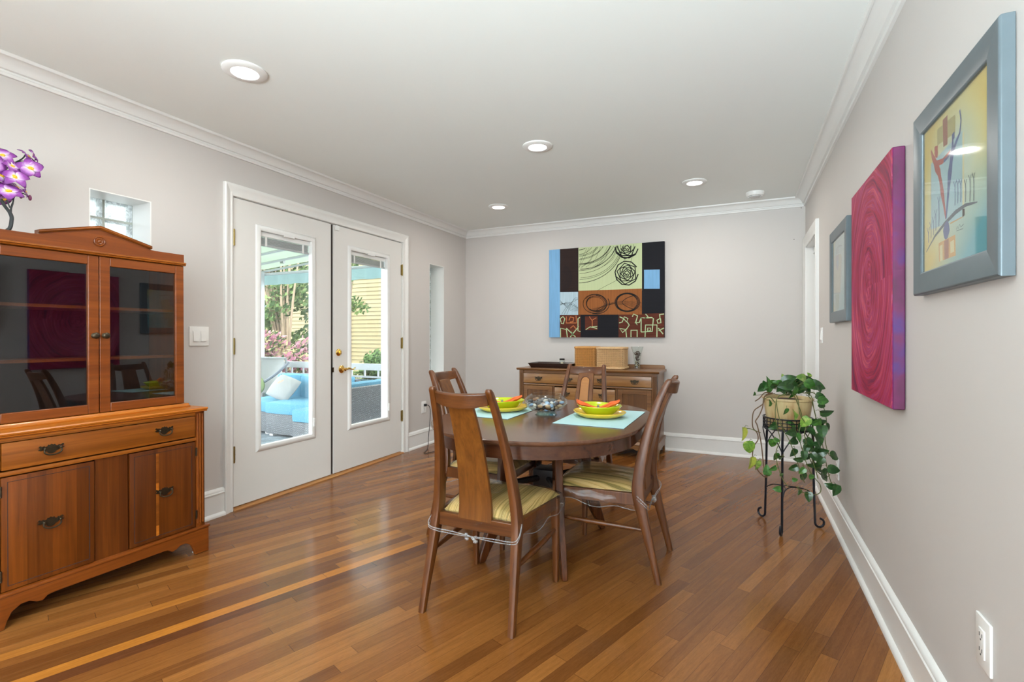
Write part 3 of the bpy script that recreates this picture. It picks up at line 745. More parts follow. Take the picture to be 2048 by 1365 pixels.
for k, h in enumerate((.135, .155, .18)):
    d = HB(c0+.024, c1-.024, SY-.006, SY+.02, z-h, z-.006, bev=.003).build('drawer', M_SB_D, sb)
    for q in (.22, .78): bail_pull('drawer_pull', d, (c0+(c1-c0)*q, SY-.006, z-h/2), '-y')
    z -= h+.002
for a, b in ((ix0+.003, c0-.003), (c1+.003, ix1-.003)):
    z0, z1 = .16, .65; st = .042
    m = HB(a, a+st, SY-.006, SY+.016, z0, z1).box(b-st, b, SY-.006, SY+.016, z0, z1).box(a+st, b-st, SY-.006, SY+.016, z0, z0+st).box(a+st, b-st, SY-.006, SY+.016, z1-st, z1)
    m.mi = 1; m.box(a+st, b-st, SY+.004, SY+.012, z0+st, z1-st)
    d = m.build('cabinet_door', [M_SB, M_SB_V], sb, bevel=.002)
prof = [(yb,.12),(SY-.02,.12),(SY-.026,.128),(SY-.018,.14),(SY-.008,.155),(yb,.155)]
MB().prism(prof, lambda u, v, w: Vector((w, u, v)), sx0-.018, sx1+.018).build('base_moulding', M_SB, sb)
bw = (sx1-sx0)/2+.014
half = [(bw,0),(bw-.05,0),(bw-.055,.03),(bw-.085,.04),(bw-.10,.065),(bw-.16,.085),(bw-.2,.075),(bw-.23,.09)]
full = half+[(-a, b) for a, b in half[::-1]]
MB().prism([(mid+a, b) for a, b in [(-bw,.12),(bw,.12)]+full], lambda u, v, w: Vector((u, w, v)), SY-.02, SY).build('bracket_apron', M_SB, sb)
for s in (-1, 1):
    x = mid+s*bw
    MB().prism([(SY-.0195,0),(SY+.04,0),(SY+.05,.05),(SY+.09,.07),(yb-.08,.07),(yb-.05,.05),(yb-.04,0),(yb,0),(yb,.12),(SY-.0195,.12)], lambda u, v, w: Vector((w, u, v)), x-s*.02, x).build('bracket_side', M_SB, sb)

# things on the sideboard
M_TRAY = plain('espresso_lacquer', (44,24,20), .28, coat=.3, vary=.2)
tx0, tx1, ty0, ty1 = -2.05, -1.62, 4.90, 5.14
tr = thing('serving_tray', 'dark espresso rectangular tray with sloping sides on the sideboard', 'tray', ((tx0+tx1)/2, 5.02, SBT))
MB().box(tx0, tx1, ty0, ty1, SBT, SBT+.008).build('tray_base', M_TRAY, tr)
e = .028
cb = [(tx0,ty0),(tx1,ty0),(tx1,ty1),(tx0,ty1)]; ct = [(tx0-e,ty0-e),(tx1+e,ty0-e),(tx1+e,ty1+e),(tx0-e,ty1+e)]
w = .010
for i in range(4):
    j = (i+1) % 4; m = MB()
    def ins(p, q): return (p[0]+(w if p[0] < -1.835 else -w), p[1]+(w if p[1] < 5.02 else -w))
    A, B, Cc, D_ = cb[i], cb[j], ct[j], ct[i]
    a2, b2, c2, d2_ = (ins(p, 0) for p in (A, B, Cc, D_))
    m.sweep(None, [[Vector((*A, SBT+.0005)), Vector((*D_, SBT+.048)), Vector((*d2_, SBT+.048)), Vector((*a2, SBT+.0005))], [Vector((*B, SBT+.0005)), Vector((*Cc, SBT+.048)), Vector((*c2, SBT+.048)), Vector((*b2, SBT+.0005))]])
    m.build('tray_side', M_TRAY, tr)
def rattan(name, rgb): return plain(name, rgb, .5, vary=.22, scale=45, bump=.3)
M_RAT1 = rattan('golden_rattan', (206,150,82)); M_RAT2 = rattan('pale_rattan', (214,178,132)); M_RATIN = plain('dark_rattan_lining', (120,84,46), .8)  # darker brown rattan for the uprights and bottom
def basket(label, x0, x1, y0, y1, z0, z1, mat, foot):
    cx, cy = (x0+x1)/2, (y0+y1)/2; t = thing('rattan_basket', label, 'basket', (cx, cy, z0), group='rattan baskets')
    hx_, hy_ = (x1-x0)/2-.012, (y1-y0)/2-.012; r = .012
    def per(n):
        P = []; segs = [((hx_,-hy_+r),(hx_,hy_-r)), ((hx_-r,hy_),(-hx_+r,hy_)), ((-hx_,hy_-r),(-hx_,-hy_+r)), ((-hx_+r,-hy_),(hx_-r,-hy_))]
        for (a, b), (c_, d_) in segs:
            L = math.hypot(c_-a, d_-b); k = max(2, int(round(L/.0055/2))*2)
            for i in range(k): P.append((a+(c_-a)*i/k, b+(d_-b)*i/k))
        return P
    P = per(0); n = len(P); rows = int((z1-z0-.03)/.0088)
    m = MB()
    for i in range(rows):
        z = z0+.016+(i+.5)*(z1-z0-.032)/rows; path = []
        for k, (px, py) in enumerate(P):
            L = math.hypot(px, py); o = .0028*(1 if (k//1+i) % 2 else -1)
            path.append((cx+px*(1+o/hx_), cy+py*(1+o/hy_), z))
        m.tube(path, .0044, 5, closed=True)
    m.build('woven_wall', mat, t)
    m = MB(); 
    for k in range(0, n, 2): px, py = P[k]; m.tube([(cx+px, cy+py, z0+.01), (cx+px, cy+py, z1-.01)], .0024, 5)
    m.build('upright_cane', M_RATIN, t)
    def braid(z, rr, ex):
        m = MB()
        for ph in (0, PI):
            path = [(cx+px*(1+ex/hx_)+.0035*math.cos(k*1.1+ph)*(1 if abs(px) > hx_-.002 else 0), cy+py*(1+ex/hy_)+.0035*math.cos(k*1.1+ph)*(0 if abs(px) > hx_-.002 else 1), z+.0035*math.sin(k*1.1+ph)) for k, (px, py) in enumerate(P)]
            m.tube(path, rr, 6, closed=True)
        return m
    braid(z1-.010, .0085, .002).build('braided_rim', mat, t)
    braid(z0+.0125, .0085 if not foot else .009, .002 if not foot else .006).build('braided_foot', mat, t)
    MB().box(cx-hx_+.008, cx+hx_-.008, cy-hy_+.008, cy+hy_-.008, z0+.006, z0+.012).build('basket_bottom', M_RATIN, t)
basket('golden rattan basket, the left of the two on the sideboard', -1.600, -1.362, 4.965, 5.20, SBT, SBT+.225, M_RAT1, False)
basket('paler rattan basket with thick braided foot, the right of the two', -1.345, -1.060, 4.895, 5.165, SBT, SBT+.222, M_RAT2, True)
# jar on the tray
jc = (-1.735, 5.0, SBT+.0085)
t = thing('glass_jar', 'small lidded glass jar of shells standing in the dark tray', 'jar', jc)
MB().lathe([(.026,0),(.030,.004),(.031,.03),(.030,.062),(.024,.070),(.0225,.070),(.028,.060),(.029,.03),(.028,.008),(.002,.005)], jc, 24, cap=False).build('glass_body', M_CLEAR, t)
MB().lathe([(.0265,.070),(.0275,.072),(.0275,.086),(.025,.088),(.001,.088)], jc, 24).build('lid', plain('dark_metal_lid', (50,46,44), .4, .5), t)
M_SHELL = plain('mixed_shells', (222,196,156), .5, vary=.45, scale=50)
m = MB(); rnd = random.Random(4)
for k in range(16):
    a = rnd.uniform(0, 6.3); r = rnd.uniform(0, .017); m.ball((jc[0]+r*math.cos(a), jc[1]+r*math.sin(a), jc[2]+.013+.0021*k), .0085, (1, .8, .6), 8, 5, Matrix.Rotation(rnd.uniform(0,3), 4, (rnd.random(), rnd.random(), .5)))
tag(m.build('jar_shells', M_SHELL), 'heap of small tan shells inside the lidded glass jar', 'shells', kind='stuff')
# tall flared glass vase
vc = (-.955, 5.04, SBT)
t = thing('glass_vase', 'flared clear glass vase filled with potpourri on the sideboard', 'vase', vc)
MB().lathe([(.036,0),(.0365,.006),(.033,.05),(.034,.10),(.044,.17),(.062,.228),(.0605,.228),(.042,.17),(.0315,.10),(.030,.05),(.033,.012),(.002,.010)], vc, 32, cap=False).build('vase_body', M_CLEAR, t)
M_POT1 = plain('dark_potpourri', (74,54,44), .7, vary=.5, scale=70); M_POT2 = plain('pale_potpourri', (170,160,120), .6, vary=.4, scale=60)
m = MB()
for k in range(150):
    z = rnd.uniform(.018, .178); R = (.0285 if z < .1 else .0285+(z-.1)*.17)-.008; a = rnd.uniform(0, 6.3); r = R*math.sqrt(rnd.random())
    m.mi = 0 if (z > .085 or rnd.random() < .6) else 1
    m.ball((vc[0]+r*math.cos(a), vc[1]+r*math.sin(a), vc[2]+z), rnd.uniform(.005, .009), (1, .75, .6), 6, 4, Matrix.Rotation(rnd.uniform(0,3), 4, (rnd.random(), rnd.random(), .5)))
tag(m.build('potpourri', [M_POT1, M_POT2]), 'dark potpourri and pale pods filling the flared glass vase', 'potpourri', kind='stuff')

# ================================================================== DINING TABLE
TC = Vector((-.992, 2.598, 0)); TR = .545; TS = .17; TZ = .72
tb = thing('dining_table', 'dark walnut oval dining table in the middle of the room', 'table', TC)
def stad(r, s, n=40):
    P = []
    for k in range(n): 
        a = -PI+PI*k/(n-1)*1.0
        P.append((r*math.cos(a), -s+r*math.sin(a)))
    for k in range(n):
        a = PI*k/(n-1); P.append((r*math.cos(a), s+r*math.sin(a)))
    return P
def slab(rz, mat, name, sm=True):
    secs = [[TC+Vector((x, y, z)) for x, y in stad(r, TS)] for r, z in rz]
    return MB().sweep(None, secs, sm).build(name, mat, tb)
slab([(TR-.022,.6945),(TR-.020,.698),(TR-.003,.703),(TR,.708),(TR,.717),(TR-.003,.72)], M_TAB, 'tabletop')
secs_o = stad(TR-.026, TS); secs_i = stad(TR-.046, TS)
m = MB(); n = len(secs_o)
vo0 = [m.bm.verts.new(TC+Vector((x,y,.637))) for x,y in secs_o]; vo1 = [m.bm.verts.new(TC+Vector((x,y,.694))) for x,y in secs_o]
vi0 = [m.bm.verts.new(TC+Vector((x,y,.637))) for x,y in secs_i]; vi1 = [m.bm.verts.new(TC+Vector((x,y,.694))) for x,y in secs_i]
for j in range(n):
    k = (j+1) % n; m._f([vo0[j],vo0[k],vo1[k],vo1[j]], True); m._f([vi0[j],vi1[j],vi1[k],vi0[k]], True); m._f([vo0[j],vi0[j],vi0[k],vo0[k]]); m._f([vo1[j],vo1[k],vi1[k],vi1[j]])
m.build('apron', M_TAB_A, tb)
# underframe and four flat sweeping legs
MB().box(TC.x-.20, TC.x+.20, TC.y-.36, TC.y-.32, .636, .694).box(TC.x-.20, TC.x+.20, TC.y+.32, TC.y+.36, .636, .694).box(TC.x-.03, TC.x+.03, TC.y-.32, TC.y+.32, .65, .69).build('under_frame', M_BLACK, tb)
out = [(.435,0),(.432,.02),(.39,.14),(.345,.28),(.315,.42),(.31,.55),(.325,.636)]
inn = [(.40,0),(.38,.06),(.31,.17),(.265,.27),(.245,.38),(.235,.50),(.235,.636)]
for sxx in (-1, 1):
    for syy in (-1, 1):
        d = Vector((sxx*.235, syy*.37, 0)).normalized(); nrm = Vector((-d.y, d.x, 0)); secs = []
        for (ro, zo), (ri, zi) in zip(out, inn):
            z_ = (zo+zi)/2 if zo not in (0, .636) else zo
            zo2 = zi2 = z_
            th = .021 if z_ > .3 else .014+.007*z_/.3
            secs.append([TC+d*ro+nrm*th+Vector((0,0,zo2)), TC+d*ro-nrm*th+Vector((0,0,zo2)), TC+d*ri-nrm*th+Vector((0,0,zi2)), TC+d*ri+nrm*th+Vector((0,0,zi2))])
        MB().sweep(None, secs).build('leg', M_TAB_L, tb, bevel=.006)
m = MB().box(TC.x-.06, TC.x+.06, TC.y-.06, TC.y+.06, .33, .43, .01)
for sxx in (-1, 1):
    for syy in (-1, 1):
        d = Vector((sxx*.235, syy*.37, 0)).normalized(); m.tube([TC+d*.03+Vector((0,0,.38)), TC+d*.27+Vector((0,0,.38))], .018, 8)
m.build('hub_brace', plain('dark_hub', (26,22,24), .5), tb)
MB().box(TC.x+TR-.085, TC.x+TR-.045, TC.y-.012, TC.y+.012, .668, .690, .003).build('leaf_latch', M_CHR, tb)

# ================================================================== CHAIRS
def mix(a, b, t): return a+(b-a)*t
def stripe_mat():
    t = NT('gold_green_striped_fabric'); v = t.obj(); sp = t.add('SeparateXYZ'); t.lk(v, sp.inputs[0])
    w = t.noise(t.mapping(v, (0, 6, 0)), 1, 2); xx = t.math('ADD', sp.outputs[0], t.math('MULTIPLY', w, .012))
    cv = t.add('CombineXYZ'); t.lk(t.math('MULTIPLY', xx, 75), cv.inputs[0])
    n = t.noise(cv.outputs[0], 1, 4, .75)
    cv2 = t.add('CombineXYZ'); t.lk(t.math('MULTIPLY', xx, 20), cv2.inputs[0]); n2 = t.noise(cv2.outputs[0], 1, 1)
    col = t.ramp(n, [(.34, srgb(84,78,40)), (.42, srgb(150,132,70)), (.49, srgb(206,172,104)), (.54, srgb(226,200,140)), (.60, srgb(176,140,70)), (.68, srgb(112,104,56))])
    col = t.mix(1, col, t.ramp(n2, [(.40, (.62,.62,.5)), (.55, (1.05,1,1))]), 'MULTIPLY')
    return t.done(t.bsdf(col, .55))
M_SEAT = stripe_mat()
def cane_mat():
    t = NT('woven_cane'); v = t.obj(); w = t.add('TexBrick'); w.inputs['Scale'].default_value = 1
    w.inputs['Brick Width'].default_value = .0085; w.inputs['Row Height'].default_value = .0085; w.inputs['Mortar Size'].default_value = .0022; w.offset = 0
    w.inputs['Color1'].default_value = (*srgb(120,74,36), 1); w.inputs['Color2'].default_value = (*srgb(132,84,40), 1); w.inputs['Mortar'].default_value = (*srgb(186,126,66), 1)
    t.lk(t.mapping(v, rot=(PI/2, 0, 0)), w.inputs['Vector'])
    return t.done(t.bsdf(w.outputs['Color'], .5))
M_CANE = cane_mat()
def make_chair(label, x, y, rz, cane=False, seed=0):
    rnd = random.Random(seed)
    c = thing('dining_chair', label, 'chair', (x, y, 0), rz, 'dining chairs round the oval table')
    B = lambda m, n, mat, par=c, **k: m.build(n, mat, par, world=False, **k)
    post = [(.208,-.250,0),(.203,-.222,.12),(.197,-.190,.25),(.192,-.163,.36),(.187,-.153,.43),(.176,-.163,.54),(.160,-.190,.68),(.145,-.228,.81),(.134,-.268,.91),(.130,-.286,.945),(.129,-.291,.958)]
    wx = [.028,.030,.034,.036,.036,.034,.031,.029,.028,.027,.018]; wy = [.030,.036,.046,.058,.060,.054,.046,.040,.036,.033,.018]
    pp = lambda z: next((mix(Vector(a), Vector(b), (z-a[2])/(b[2]-a[2])) for a, b in zip(post, post[1:]) if a[2] <= z <= b[2]), Vector(post[-1]))
    for s in (-1, 1):
        pts = smooth([(s*a, b, z) for a, b, z in post], 3)
        k = len(pts); fi = lambda arr, i: (lambda t: mix(arr[min(int(t), len(arr)-1)], arr[min(int(t)+1, len(arr)-1)], t-int(t)))(i/3)
        B(MB().stick(pts, [fi(wx, i) for i in range(k)], [fi(wy, i) for i in range(k)], .009), 'rear_leg', M_CH)
    for s in (-1, 1):
        B(MB().stick([(s*.216,.232,0),(s*.216,.231,.20),(s*.214,.228,.40)], [.024,.032,.040], [.024,.032,.040], .007), 'front_leg', M_CH)
    # crest rail, curved back
    n = 13; secs = []
    for i in range(n):
        u = -1+2*i/(n-1); xx = u*.120; cy = -.268-.034*(1-u*u); zc = 0.004*(1-u*u)
        secs.append([Vector((xx, cy+.012, .884+.010*(u*u)-zc)), Vector((xx, cy-.010, .882+.010*(u*u)-zc)), Vector((xx, cy-.022, .936-zc)), Vector((xx, cy-.018, .942-zc)), Vector((xx, cy-.004, .943-zc)), Vector((xx, cy+.002, .936-zc))])
    B(MB().sweep(None, secs, True), 'crest_rail', M_CH_H, bevel=.002)
    # splat
    secs = []
    for i in range(9):
        t = i/8; z = .388+.505*t; w = .080-.0235*t; p = pp(z); yy = p.y-.004-.020*t**1.5
        secs.append([Vector((-w, yy+.009, z)), Vector((-w, yy-.009, z)), Vector((w, yy-.009, z)), Vector((w, yy+.009, z))])
    sp = B(MB().sweep(None, secs, False), 'splat', M_CH_S, bevel=.003)
    if cane:
        m = MB()
        def arch(h, z0, z1, t0):
            P = [(-h, z0), (h, z0)]
            for k in range(9): a = PI*k/8; P.append((h*math.cos(a), z1-h*.7+h*.7*math.sin(a)))
            return P
        def put(u, z, w): 
            p = pp(z); t = (z-.388)/.505; return Vector((u*(1.25-.4*t), p.y-.004-.020*max(t,0)**1.5+w, z))
        P = []
        for k in range(13): z = .44+.40*k/12; P.append((.036, z))
        for k in range(9): a = PI*k/8; P.append((.036*math.cos(a), .84+.028*math.sin(a)))
        for k in range(13): z = .84-.40*k/12; P.append((-.036, z))
        path = [put(u, z, .011) for u, z in P]
        # cane skin as strips across
        for k in range(12):
            z0, z1 = .44+.40*k/12, .44+.40*(k+1)/12
            m.quad([put(-.036, z0, .0105), put(.036, z0, .0105), put(.036, z1, .0105), put(-.036, z1, .0105)])
        top = [put(.036*math.cos(PI*k/8), .84+.028*math.sin(PI*k/8), .0105) for k in range(9)]
        m.quad(top)
        B(m, 'cane_insert', M_CANE, fix=False)
        B(MB().tube(path, .0035, 6, closed=True), 'cane_moulding', M_CH, c)
    # seat frame
    def bar(a, b, w, z0, z1):
        a, b = Vector((*a, 0)), Vector((*b, 0)); d = (b-a).normalized(); nn = Vector((-d.y, d.x, 0))*w/2
        return [[a+nn+Vector((0,0,z0)), a-nn+Vector((0,0,z0)), a-nn+Vector((0,0,z1)), a+nn+Vector((0,0,z1))], [b+nn+Vector((0,0,z0)), b-nn+Vector((0,0,z0)), b-nn+Vector((0,0,z1)), b+nn+Vector((0,0,z1))]]
    B(MB().sweep(None, bar((-.178,-.158), (.178,-.158), .024, .345, .402)), 'rear_seat_rail', M_CH_H, bevel=.003)
    B(MB().sweep(None, bar((-.205,.234), (.205,.234), .024, .352, .412)), 'front_seat_rail', M_CH_H, bevel=.003)
    for s in (-1, 1):
        B(MB().sweep(None, bar((s*.190,-.140), (s*.215,.222), .024, .350, .408)), 'side_seat_rail', M_CH, bevel=.003)
        B(MB().tube([(s*.199,-.195,.238),(s*.206,-.05,.243),(s*.212,.10,.246),(s*.215,.222,.25)], [.008,.0125,.0125,.008], 10), 'stretcher', M_CH)
    # padded seat
    def seatp(u, v, lift=0, grow=0):
        y_ = -.142+.400*v; hw = (.168+.068*v)+grow; xx = (u*2-1)
        e = (1-abs(xx)**4)*(1-abs(2*v-1)**4)
        if grow: y_ += grow*(2*v-1)
        if v > .9: y_ -= 0.02*xx*xx*(v-.9)*10
        return Vector((xx*hw, y_, .405+.008*v+.040*max(e, 0)**.45+lift))
    m = MB().grid(lambda u, v: seatp(u, v), 22, 22); m.build  # top skin
    bot = [seatp(u, v) for u, v in ((0,0),(1,0),(1,1),(0,1))]
    m.box(-.165, .165, -.138, .10, .398, .408).box(-.20, .20, .10, .25, .40, .414)
    B(m, 'seat_cushion', M_SEAT)
    # clear vinyl cover with hanging skirt
    m = MB().grid(lambda u, v: seatp(u, v, .004+.0008*math.sin(31*u+7*v+seed)+.0012*math.sin(17*v-9*u), .006), 22, 22)
    ring = []
    def pr_(k):
        k = k % 4; i = int(k); f = k-i
        uv = [(f,0),(1,f),(1-f,1),(0,1-f)][i]; return seatp(*uv, .004, .006)
    N = 88; top = [pr_(4*k/N) for k in range(N)]
    low = []
    for k, p in enumerate(top):
        q = 4*k/N; back = q < 1
        d = Vector((p.x, p.y-.05, 0)).normalized()
        h = .052+.012*math.sin(q*5+seed)+.010*math.sin(q*13.7+seed*2)+(.02 if not back else -.002)
        low.append((p, d, h))
    V = []
    for st in (0, .35, .7, 1):
        V.append([m.bm.verts.new(Vector((p.x, p.y, p.z-h*st))+d*(.010*math.sin(st*2.6)+.004*math.sin(k*.9+seed+st*3)*st+.012*min(1,st*2))) for k, (p, d, h) in enumerate(low)])
    for A, Bq in zip(V, V[1:]):
        for k in range(N): m._f([A[k], A[(k+1) % N], Bq[(k+1) % N], Bq[k]], True)
    B(m, 'vinyl_seat_cover', M_PLASTIC, fix=False)
    # elastic hem and knot at the back
    hem = [Vector((p.x, p.y, p.z-h))+d*(.0155+.004*math.sin(k*.9+seed+3)) for k, (p, d, h) in enumerate(low)]
    m = MB().tube(hem, .0022, 5, closed=True)
    for s in (-1, 1):
        m.tube(smooth([(s*.208,-.15,.40),(s*.214,-.195,.365),(s*.19,-.205,.345),(s*.10,-.196,.338),(0,-.192,.330)], 5), .0026, 6); m.tube(smooth([(s*.208,-.15,.385),(s*.212,-.195,.350),(s*.19,-.203,.335),(s*.10,-.197,.328),(0,-.192,.328)], 5), .0022, 6)
    for k in range(7):
        m.ball((rnd.uniform(-.035,.03), -.198+rnd.uniform(-.008,.008), .330+rnd.uniform(-.012,.012)), rnd.uniform(.006,.011), (1.3,.8,.9), 7, 5, Matrix.Rotation(rnd.uniform(0,3), 4, (1, rnd.random(), 0)))
    B(m, 'vinyl_tie', M_PLASTIC2, c)
    return c
make_chair('walnut dining chair in front with its solid back toward the viewer', -1.018, 1.990, 0, seed=1)
make_chair('walnut dining chair at the right side of the table, seen side-on', -.607, 2.606, PI/2, seed=2)
make_chair('walnut dining chair at the left side of the table below the glass block strip', -1.418, 2.645, -PI/2, seed=3)
make_chair('dining chair with an arched cane back at the far end, before the sideboard', -1.040, 3.262, PI, cane=True, seed=4)

# ================================================================== ON THE TABLE
M_MAT = plain('pale_blue_placemat', (176,216,220), .75, vary=.03, scale=90, bump=.1)
M_MATB = plain('placemat_backing', (40,46,52), .7)
def placemat(label, x0, x1, y0, y1):
    m = MB().box(x0, x1, y0, y1, TZ+.0012, TZ+.0028); m.mi = 1; m.box(x0, x1, y0, y1, TZ+.0002, TZ+.0012)
    off = Vector(((x0+x1)/2, (y0+y1)/2, TZ))
    for v in m.bm.verts: v.co -= off
    o = m.build('placemat', [M_MAT, M_MATB]); o.location = off; tag(o, label, 'placemat', 'pale blue placemats')
placemat('pale blue placemat on the right side of the table', -.875, -.512, 2.372, 2.955)
placemat('pale blue placemat on the left side of the table', -1.475, -1.132, 2.385, 2.70+.13)
M_YEL = plain('yellow_glazed_stoneware', (236,196,52), .18, vary=.05, coat=.4); M_LIME = plain('lime_glazed_stoneware', (190,210,30), .18, vary=.05, coat=.4)
M_ORG = plain('orange_cloth', (232,106,48), .75, vary=.12, scale=40, bump=.3)
M_RING = plain('pebble_napkin_ring', (128,120,112), .4, .2, vary=.4, scale=90)
def setting(side, px, py, ph):
    sh = lambda a: 1+.075*math.cos(2*(a-ph))+.045*math.cos(3*(a-ph)+.6)
    z = TZ+.003
    w = 'right' if side else 'left'
    p = thing('dinner_plate', 'yellow rounded-triangle plate on the %s placemat' % w, 'plate', (px, py, z), group='yellow dinner plates')
    def dish(prof, c, tilt=0): 
        m = MB(); m.lathe(prof, (0,0,0), 48, shape=sh, cap=False)
        return m
    m = dish([(.001,.006),(.075,.006),(.115,.014),(.137,.028),(.140,.031),(.142,.029),(.138,.022),(.112,.006),(.075,.0005),(.07,0),(.001,0)], None)
    o = m.build('plate_body', M_YEL, p, world=False)
    b = thing('soup_bowl', 'lime green bowl stacked on the %s yellow plate' % w, 'bowl', (px, py, z+.0068), group='lime green bowls')
    m = dish([(.001,.006),(.045,.006),(.075,.022),(.103,.046),(.116,.058),(.119,.059),(.120,.056),(.109,.043),(.083,.015),(.055,.001),(.05,0),(.001,0)], None)
    m.build('bowl_body', M_LIME, b, world=False)
    # napkin drawn through a ring and lying across the bowl
    ang = math.radians(24.9); dx, dy = math.cos(ang), math.sin(ang); cz = z+.0068
    t = thing('cloth_napkin', 'orange napkin in a pebble ring lying across the %s lime bowl' % w, 'napkin', (px, py, cz+.05), group='orange napkins')
    rr = random.Random(5+side)
    pts = [(-.118,.078),(-.100,.066),(-.075,.060),(-.045,.047),(-.015,.040),(0,.040),(.02,.042),(.045,.049),(.07,.060),(.095,.066),(.118,.078)]
    wd = [.016,.020,.017,.014,.010,.0075,.011,.017,.020,.019,.010]
    P = smooth([(px+dx*a-dy*.01, py+dy*a+dx*.01, cz+h) for a, h in pts], 4); k = len(P); secs = []
    for i, q in enumerate(P):
        tt = i/(k-1)*10; r = mix(wd[min(int(tt),10)], wd[min(int(tt)+1,10)], tt-int(tt)); sec = []
        for j in range(16):
            a = 2*PI*j/16; f = r*(1+.22*math.cos(5*a+i*.25)+.10*math.sin(3*a-i*.4))
            sec.append(q+Vector((-dy*f*math.cos(a), dx*f*math.cos(a), .62*f*math.sin(a))))
        secs.append(sec)
    MB().sweep(None, secs, True).build('folded_cloth', M_ORG, t)
    m = MB(); c0 = Vector((px-dy*.01, py+dx*.01, cz+.041))
    for j in range(10):
        a = 2*PI*j/10; m.ball(c0+Vector((-dy*.013*math.cos(a), dx*.013*math.cos(a), .011*math.sin(a))), .0052, (1.1,1,.9), 7, 5)
    m.build('napkin_ring', M_RING, t)
setting(1, -.715, 2.667, 2.6); setting(0, -1.29, 2.64, .6)
# bowl of pebbles
bc = Vector((-1.012, 2.640, TZ))
g = thing('glass_bowl', 'low round clear glass bowl of pebbles in the middle of the table', 'bowl', bc)
MB().lathe([(.062,0),(.064,.003),(.052,.012),(.052,.015),(.085,.026),(.112,.045),(.125,.066),(.122,.086),(.103,.105),(.088,.113),(.086,.117),(.0835,.116),(.0845,.111),(.100,.102),(.1185,.085),(.1215,.066),(.1085,.047),(.082,.029),(.05,.020),(.002,.018)], bc, 48, cap=False).build('bowl_glass', M_CLEAR, g)
MB().lathe([(.0005,.0005),(.058,.0005),(.060,.003),(.050,.0115),(.050,.0145),(.0005,.0145)], bc, 40, cap=False).build('foot_glass', glassy('green_tint_glass', (.80,.95,.92), .03, .02, 1.5), g)
kinds = [('grey', (104,102,104)), ('blue', (140,166,196)), ('tan', (176,146,112)), ('white', (206,200,190)), ('black', (52,50,52)), ('brown', (128,84,54))]
PM = [plain(k+'_pebble', c, .35, vary=.18, scale=70) for k, c in kinds]
protos = []
for i, (k, c) in enumerate(kinds):
    m = MB().ball((0,0,0), .0135, (1.25, .95, .70), 12, 8); protos.append(m)
meshes = []
for i, m in enumerate(protos):
    me = bpy.data.meshes.new('pebble'); m.bm.to_mesh(me); m.bm.free(); me.materials.append(PM[i]); meshes.append(me)
rnd = random.Random(21); placed = []
def try_peb(z, R, sc):
    for _ in range(60):
        a = rnd.uniform(0, 2*PI); r = R*math.sqrt(rnd.random()); p = Vector((r*math.cos(a), r*math.sin(a), z))
        if all((p-q).length > .0215*s for q, s in placed): placed.append((p, sc)); return p
for z, R, k in ((.0295,.050,9), (.0430,.078,22), (.0575,.096,30), (.0715,.094,26), (.083,.066,9)):
    for _ in range(k):
        sc = rnd.uniform(.82, 1.08); p = try_peb(z, R, sc)
        if p is None: continue
        i = rnd.choices(range(6), (24, 14, 18, 12, 18, 12))[0]
        o = bpy.data.objects.new('pebble', meshes[i]); COL.objects.link(o); o.location = bc+p; o.scale = (sc,)*3
        o.rotation_euler = (rnd.uniform(-.4,.4), rnd.uniform(-.4,.4), rnd.uniform(0,6))
        tag(o, 'smooth %s pebble heaped in the round glass bowl' % kinds[i][0], 'pebble', kinds[i][0]+' pebbles in the glass bowl')
# ================================================================== ABSTRACT CANVAS ON THE BACK WALL
PYF = YB-.042
def C5(x, y, lift=0): return onY(1080+x/5.686, 460+y/5.6875, PYF)+Vector((0,-lift,0))
a, b = C5(103, 218), C5(1415, 1228)
px0, px1, pz0, pz1 = a.x, b.x, 1.152, 2.135
pc = Vector(((px0+px1)/2, YB, (pz0+pz1)/2))
abst = thing('abstract_canvas', 'abstract canvas of blue, brown, green and black blocks on the back wall', 'painting', pc)
# every mark of the painting is mapped from the traced picture to the canvas rectangle
def S(x): return px0+(px1-px0)*((C5(x, 700).x-px0)/(b.x-px0))
def T_(x, y):
    f = (x-103)/1312; top = 218-93*f; bot = 1225+3*f; return pz1-(pz1-pz0)*(y-top)/(bot-top)
def Q(x, y, l=0): return Vector((S(x), PYF-l, T_(x, y)))
def brushed(name, rgb, amt=.10, ax=2, sc=1.0):
    t = NT(name); s3 = [90*sc]*3; s3[ax] = 4
    n = t.noise(t.mapping(t.obj(), tuple(s3)), 1, 4, .6); c = srgb(*rgb)
    return t.done(t.bsdf(t.mix(n, tuple(q*(1-amt*2.5) for q in c), tuple(min(1, q*(1+amt*2)) for q in c)), .6, spec=.15))
PM_ = [brushed('canvas_black', (26,26,32), .1, 0), brushed('canvas_blue', (122,172,214), .1), brushed('canvas_dark_brown', (44,30,28), .15, 0),
       brushed('canvas_pale_green', (192,204,160), .04), brushed('canvas_pale_blue', (176,200,212), .12), brushed('canvas_ochre', (150,92,48), .2),
       brushed('canvas_maroon', (94,46,32), .3, 0), brushed('canvas_mint_line', (182,206,160), .05), brushed('canvas_line_black', (26,26,26), .05), brushed('canvas_orange_line', (190,116,70), .1)]
m = MB(); m.box(px0, px1, PYF, YB-.002, pz0, pz1); m.build('stretched_canvas', PM_[0], abst)
m = MB()
